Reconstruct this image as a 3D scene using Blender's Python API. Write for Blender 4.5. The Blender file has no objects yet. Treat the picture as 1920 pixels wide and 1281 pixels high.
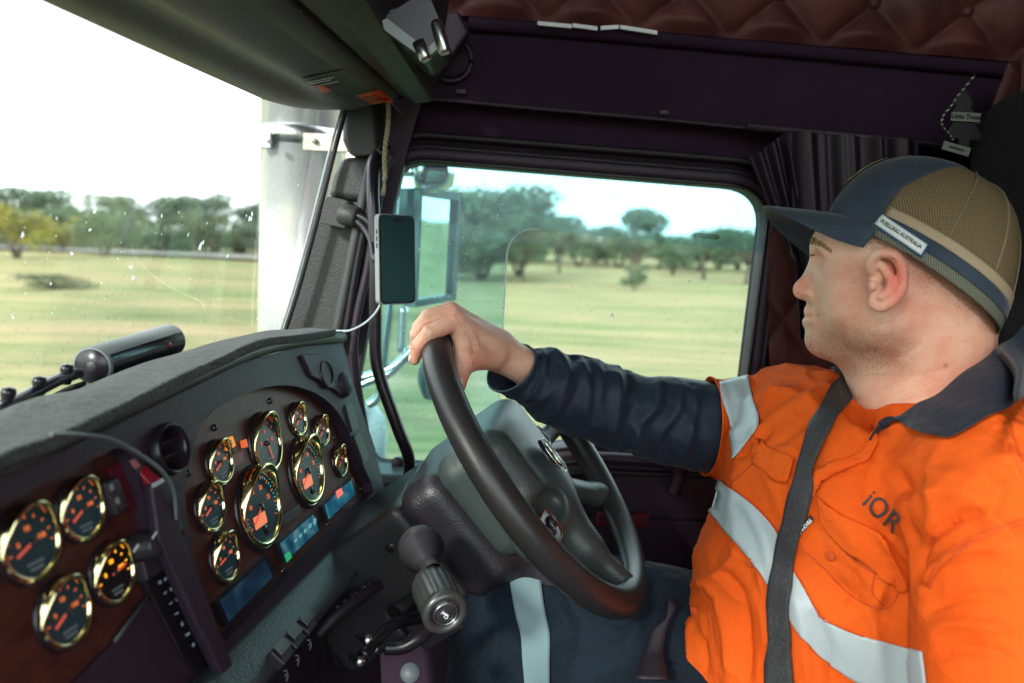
import bpy, bmesh, math, random
import numpy as np
from mathutils import Vector, Matrix, noise as mnoise
from mathutils.geometry import tessellate_polygon
from mathutils.bvhtree import BVHTree
random.seed(7); RNG = np.random.default_rng(7)
sc = bpy.context.scene
COL = sc.collection
# ------------------------------------------------------------------ camera
F, CX, CY = 1400.0, 960.0, 640.5
PIT, ROL = math.radians(7.6), math.radians(2.3)
C0 = np.array([0, 0, 2.4])
FW = np.array([0, math.cos(PIT), -math.sin(PIT)]); _u = np.array([0, math.sin(PIT), math.cos(PIT)]); _r = np.array([1., 0, 0])
RT = _r*math.cos(ROL)+_u*math.sin(ROL); UP = -_r*math.sin(ROL)+_u*math.cos(ROL)
cd = bpy.data.cameras.new('camera'); cam = bpy.data.objects.new('camera', cd); COL.objects.link(cam)
cam.matrix_world = Matrix(((RT[0], UP[0], -FW[0], C0[0]), (RT[1], UP[1], -FW[1], C0[1]), (RT[2], UP[2], -FW[2], C0[2]), (0, 0, 0, 1)))
cd.sensor_width = 36; cd.lens = 36*F/1920; cd.clip_start = 0.02; cd.clip_end = 6000
cd.dof.use_dof = True; cd.dof.focus_distance = 0.93; cd.dof.aperture_fstop = 3.4
sc.camera = cam
# ------------------------------------------------------------------ light
SUN_EL, SUN_AZ = math.radians(27), math.radians(212)     # azimuth clockwise from +Y
w = bpy.data.worlds.new('World'); sc.world = w; w.use_nodes = True
nt = w.node_tree; nt.nodes.clear()
def wn(t, **k):
    n = nt.nodes.new(t)
    for a, b in k.items(): setattr(n, a, b)
    return n
sky = wn('ShaderNodeTexSky', sky_type='NISHITA', sun_disc=False, sun_elevation=SUN_EL, sun_rotation=SUN_AZ, air_density=1.0, dust_density=2.0, ozone_density=1.0)
tc = wn('ShaderNodeTexCoord'); mp = wn('ShaderNodeMapping'); mp.inputs['Scale'].default_value = (1, 1, 3.2)
nz = wn('ShaderNodeTexNoise'); nz.inputs['Scale'].default_value = 2.6; nz.inputs['Detail'].default_value = 7; nz.inputs['Roughness'].default_value = .55
cr = wn('ShaderNodeValToRGB'); cr.color_ramp.elements[0].position = .30; cr.color_ramp.elements[0].color = (.66, .66, .66, 1); cr.color_ramp.elements[1].position = .52
mx = wn('ShaderNodeMixRGB'); mx.inputs['Color2'].default_value = (10.5, 11.6, 11.9, 1)
bg = wn('ShaderNodeBackground'); bg.inputs['Strength'].default_value = 0.15
wo = wn('ShaderNodeOutputWorld')
nt.links.new(tc.outputs['Generated'], mp.inputs['Vector']); nt.links.new(mp.outputs[0], nz.inputs['Vector'])
nt.links.new(nz.outputs['Fac'], cr.inputs[0]); nt.links.new(cr.outputs[0], mx.inputs['Fac'])
nt.links.new(sky.outputs[0], mx.inputs['Color1']); nt.links.new(mx.outputs[0], bg.inputs[0]); nt.links.new(bg.outputs[0], wo.inputs[0])
sl = bpy.data.lights.new('sun', 'SUN'); sl.energy = 2.5; sl.angle = math.radians(7); sl.color = (1, .96, .9)
so = bpy.data.objects.new('sun', sl); COL.objects.link(so)
sd = Vector((math.sin(SUN_AZ)*math.cos(SUN_EL), math.cos(SUN_AZ)*math.cos(SUN_EL), math.sin(SUN_EL)))
so.rotation_euler = sd.to_track_quat('Z', 'Y').to_euler(); so.location = (-20, -20, 30)
sc.view_settings.view_transform = 'Standard'; sc.view_settings.look = 'None'; sc.view_settings.gamma = 1
sc.view_settings.exposure = 1.1
sc.render.engine = 'CYCLES'
sc.cycles.use_denoising = True; sc.cycles.max_bounces = 8; sc.cycles.transparent_max_bounces = 12
sc.cycles.sample_clamp_indirect = 6; sc.cycles.caustics_reflective = False; sc.cycles.caustics_refractive = False

# ------------------------------------------------------------------ picture <-> place
def ray(x, y): return FW+RT*(x-CX)/F-UP*(y-CY)/F
def at(x, y, Y):
    d = ray(x, y); return C0+d*(Y/d[1])
def pl(x, y, P, N):
    d = ray(x, y); return C0+d*(np.dot(P-C0, N)/np.dot(d, N))
def proj(P):
    d = np.asarray(P)-C0; z = d@FW
    return np.stack([CX+F*(d@RT)/z, CY-F*(d@UP)/z], -1)
def nrm(a):
    a = np.asarray(a, float); return a/np.linalg.norm(a)
# ------------------------------------------------------------------ objects
def setp(o, label=None, cat=None, group=None, kind=None):
    for k, v in (('label', label), ('category', cat), ('group', group), ('kind', kind)):
        if v: o[k] = v
    return o
def root(name, label, cat, loc, group=None):
    o = bpy.data.objects.new(name, None); COL.objects.link(o); o.location = tuple(loc); o.empty_display_size = .05
    return setp(o, label, cat, group)
def origin(o):
    v = Vector((0, 0, 0))
    while o is not None: v = v+o.location; o = o.parent
    return np.array(v)
def mk(name, V, Fs, mat, parent=None, smooth=True, bevel=0, solid=0, sub=0, mats=None, fm=None, auto=None, loc=None):
    V = np.asarray(V, float).reshape(-1, 3)
    if parent is not None: o0 = origin(parent)
    else:
        o0 = np.array([V[:, 0].mean(), V[:, 1].mean(), V[:, 2].min()]) if loc is None else np.asarray(loc, float)
    me = bpy.data.meshes.new(name); me.from_pydata((V-o0).tolist(), [], [tuple(int(i) for i in f) for f in Fs]); me.update()
    if smooth: me.polygons.foreach_set('use_smooth', [True]*len(me.polygons))
    o = bpy.data.objects.new(name, me); COL.objects.link(o)
    for m in (mats or [mat]): me.materials.append(m)
    if fm is not None: me.polygons.foreach_set('material_index', list(fm))
    if parent is not None: o.parent = parent
    else: o.location = tuple(o0)
    if solid:
        m = o.modifiers.new('thick', 'SOLIDIFY'); m.thickness = abs(solid); m.offset = 1 if solid > 0 else -1
    if bevel:
        m = o.modifiers.new('bevel', 'BEVEL'); m.width = bevel; m.segments = 3; m.limit_method = 'ANGLE'; m.angle_limit = math.radians(40); m.harden_normals = True
    if sub:
        m = o.modifiers.new('sub', 'SUBSURF'); m.levels = sub; m.render_levels = sub
    if auto:
        fix_normals(o)
    return o
def fix_normals(o):
    bm = bmesh.new(); bm.from_mesh(o.data); bmesh.ops.recalc_face_normals(bm, faces=bm.faces); bm.to_mesh(o.data); bm.free()
class G:            # collects geometry for one mesh
    def __init__(s): s.V = []; s.F = []; s.M = []
    def add(s, V, Fs, m=0):
        b = len(s.V); s.V += [tuple(map(float, v)) for v in V]; s.F += [tuple(i+b for i in f) for f in Fs]; s.M += [m]*len(Fs); return s
    def mk(s, name, mat, parent=None, **k):
        if 'mats' in k: k['fm'] = s.M
        return mk(name, s.V, s.F, mat, parent, **k)
def box(c, ax, ay, az, hx, hy, hz):
    c = np.asarray(c, float); P = []
    for i in (-1, 1):
        for j in (-1, 1):
            for k in (-1, 1): P.append(c+ax*hx*i+ay*hy*j+az*hz*k)
    return P, [(0, 1, 3, 2), (4, 6, 7, 5), (0, 4, 5, 1), (2, 3, 7, 6), (0, 2, 6, 4), (1, 5, 7, 3)]
def tube(pts, r, n=10, caps=True, flat=None):
    pts = [np.asarray(p, float) for p in pts]; m = len(pts)
    r = [r]*m if np.isscalar(r) else list(r)
    T = [nrm(pts[min(i+1, m-1)]-pts[max(i-1, 0)]) for i in range(m)]
    a = np.array([0, 0, 1.]) if abs(T[0][2]) < .9 else np.array([1., 0, 0])
    a = nrm(a-T[0]*np.dot(a, T[0])); V = []; Fs = []
    for i in range(m):
        a = nrm(a-T[i]*np.dot(a, T[i])); b = np.cross(T[i], a)
        for k in range(n):
            t = 2*math.pi*k/n; V.append(pts[i]+(a*math.cos(t)+b*math.sin(t))*r[i])
    for i in range(m-1):
        for k in range(n):
            k2 = (k+1) % n; Fs.append((i*n+k, i*n+k2, (i+1)*n+k2, (i+1)*n+k))
    if caps: Fs.append(tuple(range(n))[::-1]); Fs.append(tuple((m-1)*n+k for k in range(n)))
    return V, Fs
def spline(pts, n=8, closed=False):
    P = [np.asarray(p, float) for p in pts]; m = len(P); out = []
    for i in range(m if closed else m-1):
        if closed: p0, p1, p2, p3 = P[(i-1) % m], P[i], P[(i+1) % m], P[(i+2) % m]
        else: p0, p1, p2, p3 = P[max(i-1, 0)], P[i], P[i+1], P[min(i+2, m-1)]
        for k in range(n):
            t = k/n
            out.append(.5*((2*p1)+(-p0+p2)*t+(2*p0-5*p1+4*p2-p3)*t*t+(-p0+3*p1-3*p2+p3)*t**3))
    if not closed: out.append(P[-1])
    return out
def lathe(prof, c, ax, n=32, a0=None, close=False):
    """prof: (radius, height along ax)"""
    ax = nrm(ax); a = np.array([0, 0, 1.]) if abs(ax[2]) < .9 else np.array([1., 0, 0])
    if a0 is not None: a = a0
    a = nrm(a-ax*np.dot(a, ax)); b = np.cross(ax, a); V = []; Fs = []; c = np.asarray(c, float)
    for (r, h) in prof:
        for k in range(n):
            t = 2*math.pi*k/n; V.append(c+ax*h+(a*math.cos(t)+b*math.sin(t))*r)
    for i in range(len(prof)-1):
        for k in range(n):
            k2 = (k+1) % n; Fs.append((i*n+k, i*n+k2, (i+1)*n+k2, (i+1)*n+k))
    return V, Fs
def grid(rows):
    m, n = len(rows), len(rows[0]); V = [p for r in rows for p in r]
    return V, [(i*n+j, i*n+j+1, (i+1)*n+j+1, (i+1)*n+j) for i in range(m-1) for j in range(n-1)]
def plate(outer, holes, off):
    """flat 3-D polygon with holes, thickened by vector off"""
    loops = [list(map(np.asarray, outer))]+[list(map(np.asarray, h)) for h in holes]
    tri = tessellate_polygon([[Vector(p) for p in l] for l in loops])
    P = [p for l in loops for p in l]; n = len(P); V = P+[p+off for p in P]
    nn = np.zeros(3)
    Fs = []
    for t in tri:
        a, b, c = (P[i] for i in t)
        if np.dot(np.cross(b-a, c-a), off) > 0: t = t[::-1]
        Fs.append(tuple(t)); Fs.append(tuple(i+n for i in t[::-1]))
    b = 0
    for l in loops:
        m = len(l)
        for i in range(m): Fs.append((b+i, b+(i+1) % m, n+b+(i+1) % m, n+b+i))
        b += m
    return V, Fs
def roundpoly(pts, r, n=6):
    """rounds corners of a 2-D polygon"""
    P = [np.asarray(p, float) for p in pts]; out = []; m = len(P); rr = [r]*m if np.isscalar(r) else r
    for i in range(m):
        a, b, c = P[i-1], P[i], P[(i+1) % m]; d1, d2 = a-b, c-b; l = min(rr[i], .45*np.linalg.norm(d1), .45*np.linalg.norm(d2))
        p, q = b+nrm(d1)*l, b+nrm(d2)*l
        for k in range(n+1):
            t = k/n; out.append((1-t)**2*p+2*t*(1-t)*b+t*t*q)
    return out
def text(s, size, org, ax, ay, depth=0.0004, align='CENTER', bold=False, res=2, space=1.0):
    cu = bpy.data.curves.new('t', 'FONT'); cu.body = s; cu.size = size; cu.align_x = align; cu.align_y = 'CENTER'; cu.extrude = depth; cu.resolution_u = res
    cu.space_character = space
    if bold: cu.offset = size*.025
    o = bpy.data.objects.new('t', cu); COL.objects.link(o)
    dg = bpy.context.evaluated_depsgraph_get(); me = bpy.data.meshes.new_from_object(o.evaluated_get(dg))
    az = np.cross(ax, ay)
    V = [org+ax*v.co.x+ay*v.co.y+az*v.co.z for v in me.vertices]; Fs = [tuple(p.vertices) for p in me.polygons]
    bpy.data.objects.remove(o); bpy.data.curves.remove(cu); bpy.data.meshes.remove(me)
    return V, Fs
# ------------------------------------------------------------------ implicit surfaces
def e_(c, r, R=None): return ('e', np.asarray(c, float), np.asarray(r, float)*np.ones(3), R)
def c_(a, b, ra, rb=None): return ('c', np.asarray(a, float), np.asarray(b, float), ra, ra if rb is None else rb)
def b_(c, h, rad, R=None): return ('b', np.asarray(c, float), np.asarray(h, float), rad, R)
def pd(p, P):
    if p[0] == 'e':
        q = P-p[1]
        if p[3] is not None: q = q@p[3].T
        k0 = np.linalg.norm(q/p[2], axis=1); k1 = np.linalg.norm(q/p[2]**2, axis=1)
        return k0*(k0-1)/np.maximum(k1, 1e-9)
    if p[0] == 'c':
        ab = p[2]-p[1]; q = P-p[1]; t = np.clip(q@ab/max(ab@ab, 1e-12), 0, 1)
        return np.linalg.norm(q-t[:, None]*ab, axis=1)-(p[3]+(p[4]-p[3])*t)
    q = P-p[1]
    if p[4] is not None: q = q@p[4].T
    q = np.abs(q)-(p[2]-p[3]); return np.linalg.norm(np.maximum(q, 0), axis=1)+np.minimum(q.max(1), 0)-p[3]
def sdf(ops):
    def f(P):
        d = None
        for op, k, p in ops:
            e = pd(p, P)
            if d is None: d = e; continue
            if op == '+':
                if k: h = np.clip(.5+.5*(d-e)/k, 0, 1); d = d*(1-h)+e*h-k*h*(1-h)
                else: d = np.minimum(d, e)
            else:
                h = np.clip(.5-.5*(d+e)/k, 0, 1); d = d*(1-h)-e*h+k*h*(1-h)
        return d
    return f
def polygonize(f, lo, hi, h):
    lo = np.asarray(lo, float); hi = np.asarray(hi, float); n = np.ceil((hi-lo)/h).astype(int)+1; B = 10
    nb = -(-n//B); n = nb*B; D = np.ones(n, np.float32)
    bi = np.stack(np.meshgrid(*[np.arange(k) for k in nb], indexing='ij'), -1).reshape(-1, 3)
    cc = lo+(bi*B+B/2-.5)*h; dc = f(cc); rad = h*B*.87*1.6+.004
    sub = np.stack(np.meshgrid(*[np.arange(B)]*3, indexing='ij'), -1).reshape(-1, 3)
    act = []
    for b, d in zip(bi, dc):
        if abs(d) < rad: act.append(b)
        elif d < 0: x, y, z = b*B; D[x:x+B, y:y+B, z:z+B] = -1
    for s in range(0, len(act), 100):
        ch = act[s:s+100]; P = (np.concatenate([b*B+sub for b in ch]))*h+lo; d = f(P).reshape(len(ch), B, B, B)
        for b, q in zip(ch, d): x, y, z = b*B; D[x:x+B, y:y+B, z:z+B] = q
    S = D < 0; c = S[:-1, :-1, :-1]; anyd = np.zeros(c.shape, bool)
    cor = [(i, j, k) for i in (0, 1) for j in (0, 1) for k in (0, 1)]
    def sl_(i, j, k): return (slice(i, n[0]-1+i), slice(j, n[1]-1+j), slice(k, n[2]-1+k))
    for q in cor: anyd |= S[sl_(*q)] != c
    idx = np.argwhere(anyd); acc = np.zeros((len(idx), 3)); cnt = np.zeros(len(idx))
    for a in cor:
        for ax in range(3):
            if a[ax]: continue
            b = list(a); b[ax] = 1
            da = D[tuple((idx+a).T)]; db = D[tuple((idx+b).T)]; m = (da < 0) != (db < 0)
            t = np.where(m, da/np.where(m, da-db, 1), 0); p = np.tile(np.array(a, float), (len(idx), 1)); p[:, ax] = t
            acc[m] += p[m]; cnt[m] += 1
    V = lo+(idx+acc/cnt[:, None])*h
    num = -np.ones(c.shape, int); num[tuple(idx.T)] = np.arange(len(idx)); Fs = []
    for ax in range(3):
        a1, a2 = (ax+1) % 3, (ax+2) % 3
        s0 = [slice(1, -1)]*3; s0[ax] = slice(0, n[ax]-1); s1 = [slice(1, -1)]*3; s1[ax] = slice(1, n[ax])
        A, Bm = S[tuple(s0)], S[tuple(s1)]
        e = np.argwhere(A != Bm)
        if not len(e): continue
        off = np.ones(3, int); off[ax] = 0; g = e+off; sg = A[tuple(e.T)]
        u = np.zeros(3, int); u[a1] = 1; v = np.zeros(3, int); v[a2] = 1
        q = np.stack([num[tuple((g-u-v).T)], num[tuple((g-v).T)], num[tuple(g.T)], num[tuple((g-u).T)]], 1)
        q[~sg] = q[~sg][:, ::-1]; Fs.append(q)
    Fs = np.concatenate(Fs); Fs = Fs[(Fs >= 0).all(1)]
    return V, Fs
def grad(f, V, h=.0015):
    g = np.stack([f(V+np.eye(3)[i]*h)-f(V-np.eye(3)[i]*h) for i in range(3)], 1)
    return g/np.maximum(np.linalg.norm(g, axis=1), 1e-9)[:, None]
def vn(V, s, seed=0, oct=2):
    """smooth vector noise per point"""
    V = np.asarray(V)*s+seed*17.3
    return np.array([sum(mnoise.noise(Vector(p)*2**o)/2**o for o in range(oct)) for p in V])
def seg_d(Q, line):
    """distance and parameter of 2-D points Q to polyline"""
    best = np.full(len(Q), 1e9); par = np.zeros(len(Q)); L = np.array(line, float); ln = np.linalg.norm(L[1:]-L[:-1], axis=1); cum = np.r_[0, np.cumsum(ln)]
    for i in range(len(L)-1):
        ab = L[i+1]-L[i]; t = np.clip((Q-L[i])@ab/(ab@ab), 0, 1); d = np.linalg.norm(Q-L[i]-t[:, None]*ab, axis=1)
        m = d < best; best[m] = d[m]; par[m] = (cum[i]+t[m]*ln[i])/cum[-1]
    return best, par
def crease(V, Nn, items):
    """raise (amp>0) or sink the cloth along lines; only the side facing the cab's middle"""
    q = proj(V); vd = V-C0; fac = (Nn*vd).sum(1) < 0.0
    disp = np.zeros(len(V))
    for line, wd, amp in items:
        L = [p for p in spline([np.array(p, float) for p in line], 5)]
        d, t = seg_d(q, L); end = np.clip(np.minimum(t, 1-t)*5, 0, 1)**.7
        disp += amp*np.exp(-(d/wd)**1.5)*end
    return V+Nn*(disp*fac)[:, None]
# ------------------------------------------------------------------ materials
def lin(c):
    if isinstance(c, str): c = [int(c[i:i+2], 16)/255 for i in (0, 2, 4)]; c = [x/12.92 if x <= .04045 else ((x+.055)/1.055)**2.4 for x in c]
    return tuple(c)+(1,)
def mat(name, col, rough=.5, metal=0, spec=.5, bump=None, var=None, emis=None, sheen=0, coat=0, sss=0, alpha=None):
    """bump: (scale, strength, distance, detail) ; var: (scale, colour2, lo, hi, stretch)"""
    m = bpy.data.materials.new(name); m.use_nodes = True; t = m.node_tree; b = t.nodes['Principled BSDF']
    b.inputs['Base Color'].default_value = lin(col); b.inputs['Roughness'].default_value = rough; b.inputs['Metallic'].default_value = metal
    b.inputs['Specular IOR Level'].default_value = spec
    if sheen: b.inputs['Sheen Weight'].default_value = sheen; b.inputs['Sheen Roughness'].default_value = .4
    if coat: b.inputs['Coat Weight'].default_value = coat; b.inputs['Coat Roughness'].default_value = .08
    if sss: b.inputs['Subsurface Weight'].default_value = sss; b.inputs['Subsurface Radius'].default_value = (.012, .004, .002); b.inputs['Subsurface Scale'].default_value = 1
    if emis: b.inputs['Emission Color'].default_value = lin(emis[0]); b.inputs['Emission Strength'].default_value = emis[1]
    co = t.nodes.new('ShaderNodeTexCoord')
    if bump:
        bs = bump if isinstance(bump, list) else [bump]; prev = None
        for bb in bs:
            n = t.nodes.new('ShaderNodeTexNoise'); n.inputs['Scale'].default_value = bb[0]; n.inputs['Detail'].default_value = bb[3] if len(bb) > 3 else 2
            t.links.new(co.outputs['Object'], n.inputs['Vector'])
            u = t.nodes.new('ShaderNodeBump'); u.inputs['Strength'].default_value = bb[1]; u.inputs['Distance'].default_value = bb[2]
            t.links.new(n.outputs['Fac'], u.inputs['Height'])
            if prev: t.links.new(prev.outputs[0], u.inputs['Normal'])
            prev = u
        t.links.new(prev.outputs[0], b.inputs['Normal'])
    if var:
        n = t.nodes.new('ShaderNodeTexNoise'); n.inputs['Scale'].default_value = var[0]; n.inputs['Detail'].default_value = 6; n.inputs['Roughness'].default_value = .6
        mpn = t.nodes.new('ShaderNodeMapping'); mpn.inputs['Scale'].default_value = var[4] if len(var) > 4 else (1, 1, 1)
        t.links.new(co.outputs['Object'], mpn.inputs[0]); t.links.new(mpn.outputs[0], n.inputs['Vector'])
        r = t.nodes.new('ShaderNodeValToRGB'); r.color_ramp.elements[0].position = var[2]; r.color_ramp.elements[1].position = var[3]
        r.color_ramp.elements[0].color = lin(col); r.color_ramp.elements[1].color = lin(var[1])
        t.links.new(n.outputs['Fac'], r.inputs[0]); t.links.new(r.outputs[0], b.inputs['Base Color'])
    return m
GR = [(900, .25, .001, 3)]
PLd = mat('black plastic', (.030, .017, .031), .50, spec=.4, bump=(420, .6, .0012, 3))
PLg = mat('grey plastic', (.040, .043, .040), .45, spec=.5, bump=(380, .7, .0014, 3))
PLp = mat('smooth black plastic', (.014, .011, .016), .28, spec=.5)
RUB = mat('rubber', (.016, .012, .018), .55, spec=.4)
FAB = mat('headliner fabric', (.026, .012, .028), .85, spec=.15, bump=(500, .3, .0006), var=(5, (.031, .015, .033), .3, .7))
DARK = mat('void', (.026, .014, .029), .8, spec=.2)
WOOD = mat('burl wood', (.045, .012, .012), .42, spec=.3, var=(55, (.105, .030, .018), .35, .75, (1, 1, 1.6)), bump=(200, .1, .0004))
GOLD = mat('gold bezel', (.86, .78, .42), .14, metal=1)
CHR = mat('chrome', (.75, .77, .78), .09, metal=1)
STL = mat('brushed steel', (.55, .58, .58), .28, metal=1)
MAR = mat('maroon leather', (.055, .014, .014), .58, spec=.35, bump=[(30, .35, .004, 4), (700, .15, .0006, 2)], var=(14, (.12, .036, .03), .35, .7))
MATF = mat('dash mat felt', (.022, .028, .026), .95, spec=.1, sheen=.3, bump=[(420, 1, .004, 4), (60, .5, .004, 3)], var=(150, (.075, .095, .085), .42, .75))
ORG = mat('orange cotton', (.72, .088, .008), .9, spec=.12, bump=[(520, .6, .0010, 3), (60, .6, .004, 5), (18, .45, .010, 4)], var=(7, (.77, .12, .014), .3, .7))
NAV = mat('navy cotton', (.013, .022, .038), .6, spec=.3, sheen=.06, bump=[(520, .4, .0008, 3), (40, .5, .005, 4)])
NAV2 = mat('navy drill trousers', (.010, .017, .026), .88, spec=.12, sheen=.05, bump=[(520, .5, .0008, 3), (26, .8, .014, 4)])
TAPE = mat('reflective tape', (.46, .53, .54), .42, spec=.5, bump=[(700, .25, .0004, 3), (25, .25, .003, 3)], var=(12, (.38, .45, .46), .35, .65))
WEB = mat('belt webbing', (.026, .025, .027), .6, spec=.35, bump=[(420, .9, .0012, 2)], var=(300, (.045, .045, .048), .4, .7))
WHT = mat('white print', (.72, .78, .78), .6)
BLKI = mat('black ink', (.012, .012, .015), .6)
ORGS = mat('orange sticker', (.80, .14, .03), .5)
# ================================================================== outside
X_, Y_, Z_ = np.eye(3)
def glassmat(name, tint, gl=.06, rough=0.0, haze=0.0):
    m = bpy.data.materials.new(name); m.use_nodes = True; t = m.node_tree; t.nodes.clear()
    tr = t.nodes.new('ShaderNodeBsdfTransparent'); tr.inputs[0].default_value = tuple(tint)+(1,)
    g = t.nodes.new('ShaderNodeBsdfGlossy'); g.inputs['Roughness'].default_value = rough+.02
    fr = t.nodes.new('ShaderNodeFresnel'); fr.inputs[0].default_value = 1.25
    mu = t.nodes.new('ShaderNodeMath'); mu.operation = 'MULTIPLY_ADD'; mu.inputs[1].default_value = .22; mu.inputs[2].default_value = gl*.15
    mi = t.nodes.new('ShaderNodeMixShader'); o = t.nodes.new('ShaderNodeOutputMaterial')
    t.links.new(fr.outputs[0], mu.inputs[0]); t.links.new(mu.outputs[0], mi.inputs[0]); t.links.new(tr.outputs[0], mi.inputs[1]); t.links.new(g.outputs[0], mi.inputs[2])
    last = mi
    if haze:       # dust film on the pane
        df = t.nodes.new('ShaderNodeBsdfDiffuse'); df.inputs[0].default_value = (.75, .85, .85, 1)
        co = t.nodes.new('ShaderNodeTexCoord'); n = t.nodes.new('ShaderNodeTexNoise'); n.inputs['Scale'].default_value = 9; n.inputs['Detail'].default_value = 8
        n2 = t.nodes.new('ShaderNodeTexNoise'); n2.inputs['Scale'].default_value = 160; n2.inputs['Detail'].default_value = 2
        r2 = t.nodes.new('ShaderNodeMapRange'); r2.inputs[1].default_value = .62; r2.inputs[2].default_value = .75; r2.inputs[3].default_value = 0; r2.inputs[4].default_value = .35
        r = t.nodes.new('ShaderNodeMapRange'); r.inputs[1].default_value = .3; r.inputs[2].default_value = .8; r.inputs[3].default_value = 0; r.inputs[4].default_value = haze
        ad = t.nodes.new('ShaderNodeMath'); ad.operation = 'MULTIPLY_ADD'
        m2 = t.nodes.new('ShaderNodeMixShader'); t.links.new(co.outputs['Object'], n.inputs[0]); t.links.new(n.outputs[0], r.inputs[0])
        t.links.new(co.outputs['Object'], n2.inputs[0]); t.links.new(n2.outputs[0], r2.inputs[0])
        t.links.new(r2.outputs[0], ad.inputs[0]); t.links.new(n.outputs[0], ad.inputs[1]); t.links.new(r.outputs[0], ad.inputs[2])
        t.links.new(ad.outputs[0], m2.inputs[0]); t.links.new(mi.outputs[0], m2.inputs[1]); t.links.new(df.outputs[0], m2.inputs[2]); last = m2
    t.links.new(last.outputs[0], o.inputs[0]); return m
GL_W = glassmat('windscreen glass', (.97, .99, .98), haze=.05)
GL_D = glassmat('door glass', (.88, .96, .96), haze=.05)
GL_T = glassmat('tinted film', (.72, .88, .89), haze=.20)

# paddock: one ground sheet with gentle swells, grass colour drawn out along the road
def ground():
    m = bpy.data.materials.new('dry grass'); m.use_nodes = True; t = m.node_tree; b = t.nodes['Principled BSDF']; b.inputs['Roughness'].default_value = .95; b.inputs['Specular IOR Level'].default_value = .1
    co = t.nodes.new('ShaderNodeTexCoord')
    def nz(sc_, scale, det=5):
        mp_ = t.nodes.new('ShaderNodeMapping'); mp_.inputs['Scale'].default_value = sc_; n = t.nodes.new('ShaderNodeTexNoise'); n.inputs['Scale'].default_value = scale; n.inputs['Detail'].default_value = det
        n.inputs['Roughness'].default_value = .6
        t.links.new(co.outputs['Object'], mp_.inputs[0]); t.links.new(mp_.outputs[0], n.inputs[0]); return n
    n1 = nz((.07, .45, 1), .9); n2 = nz((.10, 1.5, 1), 3.6); n3 = nz((.05, .3, 1), .35, 3)
    def ramp(n, stops):
        r = t.nodes.new('ShaderNodeValToRGB'); e = r.color_ramp.elements
        while len(e) < len(stops): e.new(.5)
        for el, (p_, c) in zip(e, stops): el.position = p_; el.color = lin(c)
        t.links.new(n.outputs[0], r.inputs[0]); return r
    r1 = ramp(n1, [(.36, (.040, .085, .025)), (.46, (.12, .18, .055)), (.54, (.26, .235, .11)), (.64, (.37, .28, .16))])
    r2 = ramp(n2, [(.38, (.045, .085, .025)), (.5, (.17, .18, .075)), (.62, (.36, .27, .16))])
    r3 = ramp(n3, [(.42, (0, 0, 0)), (.6, (1, 1, 1))])
    mi = t.nodes.new('ShaderNodeMixRGB'); mi.inputs[0].default_value = .58; t.links.new(r1.outputs[0], mi.inputs[1]); t.links.new(r2.outputs[0], mi.inputs[2])
    m3 = t.nodes.new('ShaderNodeMixRGB'); m3.inputs[2].default_value = (.30, .20, .13, 1); mu = t.nodes.new('ShaderNodeMath'); mu.operation = 'MULTIPLY'; mu.inputs[1].default_value = .35
    t.links.new(r3.outputs[0], mu.inputs[0]); t.links.new(mu.outputs[0], m3.inputs[0]); t.links.new(mi.outputs[0], m3.inputs[1]); t.links.new(m3.outputs[0], b.inputs['Base Color'])
    u = t.nodes.new('ShaderNodeBump'); u.inputs['Strength'].default_value = .6; u.inputs['Distance'].default_value = .15; t.links.new(n2.outputs[0], u.inputs['Height']); t.links.new(u.outputs[0], b.inputs['Normal'])
    xs = np.r_[-4000, -1500, -600, np.linspace(-300, 300, 121), 600, 1500, 4000]; ys = np.r_[-4000, -600, -100, np.linspace(-20, 300, 81), 600, 1500, 4000]
    rows = [[(x, y, .18*math.sin(x*.05+1)*math.sin(y*.07)+.08*math.sin(x*.17+y*.11)-.05 if abs(x) < 290 and 6 < y < 290 else 0.0) for x in xs] for y in ys]
    V, Fs = grid(rows); o = mk('ground', V, Fs, m, loc=(0, 0, 0)); o['kind'] = 'structure'
    rm = mat('asphalt', (.055, .055, .055), .9, bump=(40, .4, .01, 4))
    V, Fs = grid([[(x, y, .06) for x in np.linspace(-500, 500, 9)] for y in (-5, 2.6)]); o = mk('road', V, Fs, rm, loc=(0, 0, 0)); o['kind'] = 'structure'
    dm = mat('dirt track', (.22, .21, .19), .95, var=(.3, (.15, .16, .14), .3, .7))
    rows = []
    for x in np.linspace(-220, -10, 60): rows.append([(x, 62+2*math.sin(x*.05)+k, .30) for k in (0, 3.6, 7)])
    V, Fs = grid(rows); o = mk('dirt_track', V, Fs, dm, loc=(0, 0, 0)); o['kind'] = 'structure'
ground()
BARK = mat('bark', (.10, .085, .07), .9, bump=(20, .6, .02))
def leafmat(name, a, b):
    m = mat(name, a, .7, spec=.2, var=(.8, b, .35, .65)); return m
LEAF = [leafmat('gum leaves', (.055, .100, .050), (.11, .155, .085)), leafmat('hazed leaves', (.090, .135, .085), (.15, .20, .13)), leafmat('yellow leaves', (.30, .27, .04), (.16, .17, .05)), leafmat('olive leaves', (.06, .085, .035), (.10, .12, .06))]  # second entry: far haze lightened into the leaf colour
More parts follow.
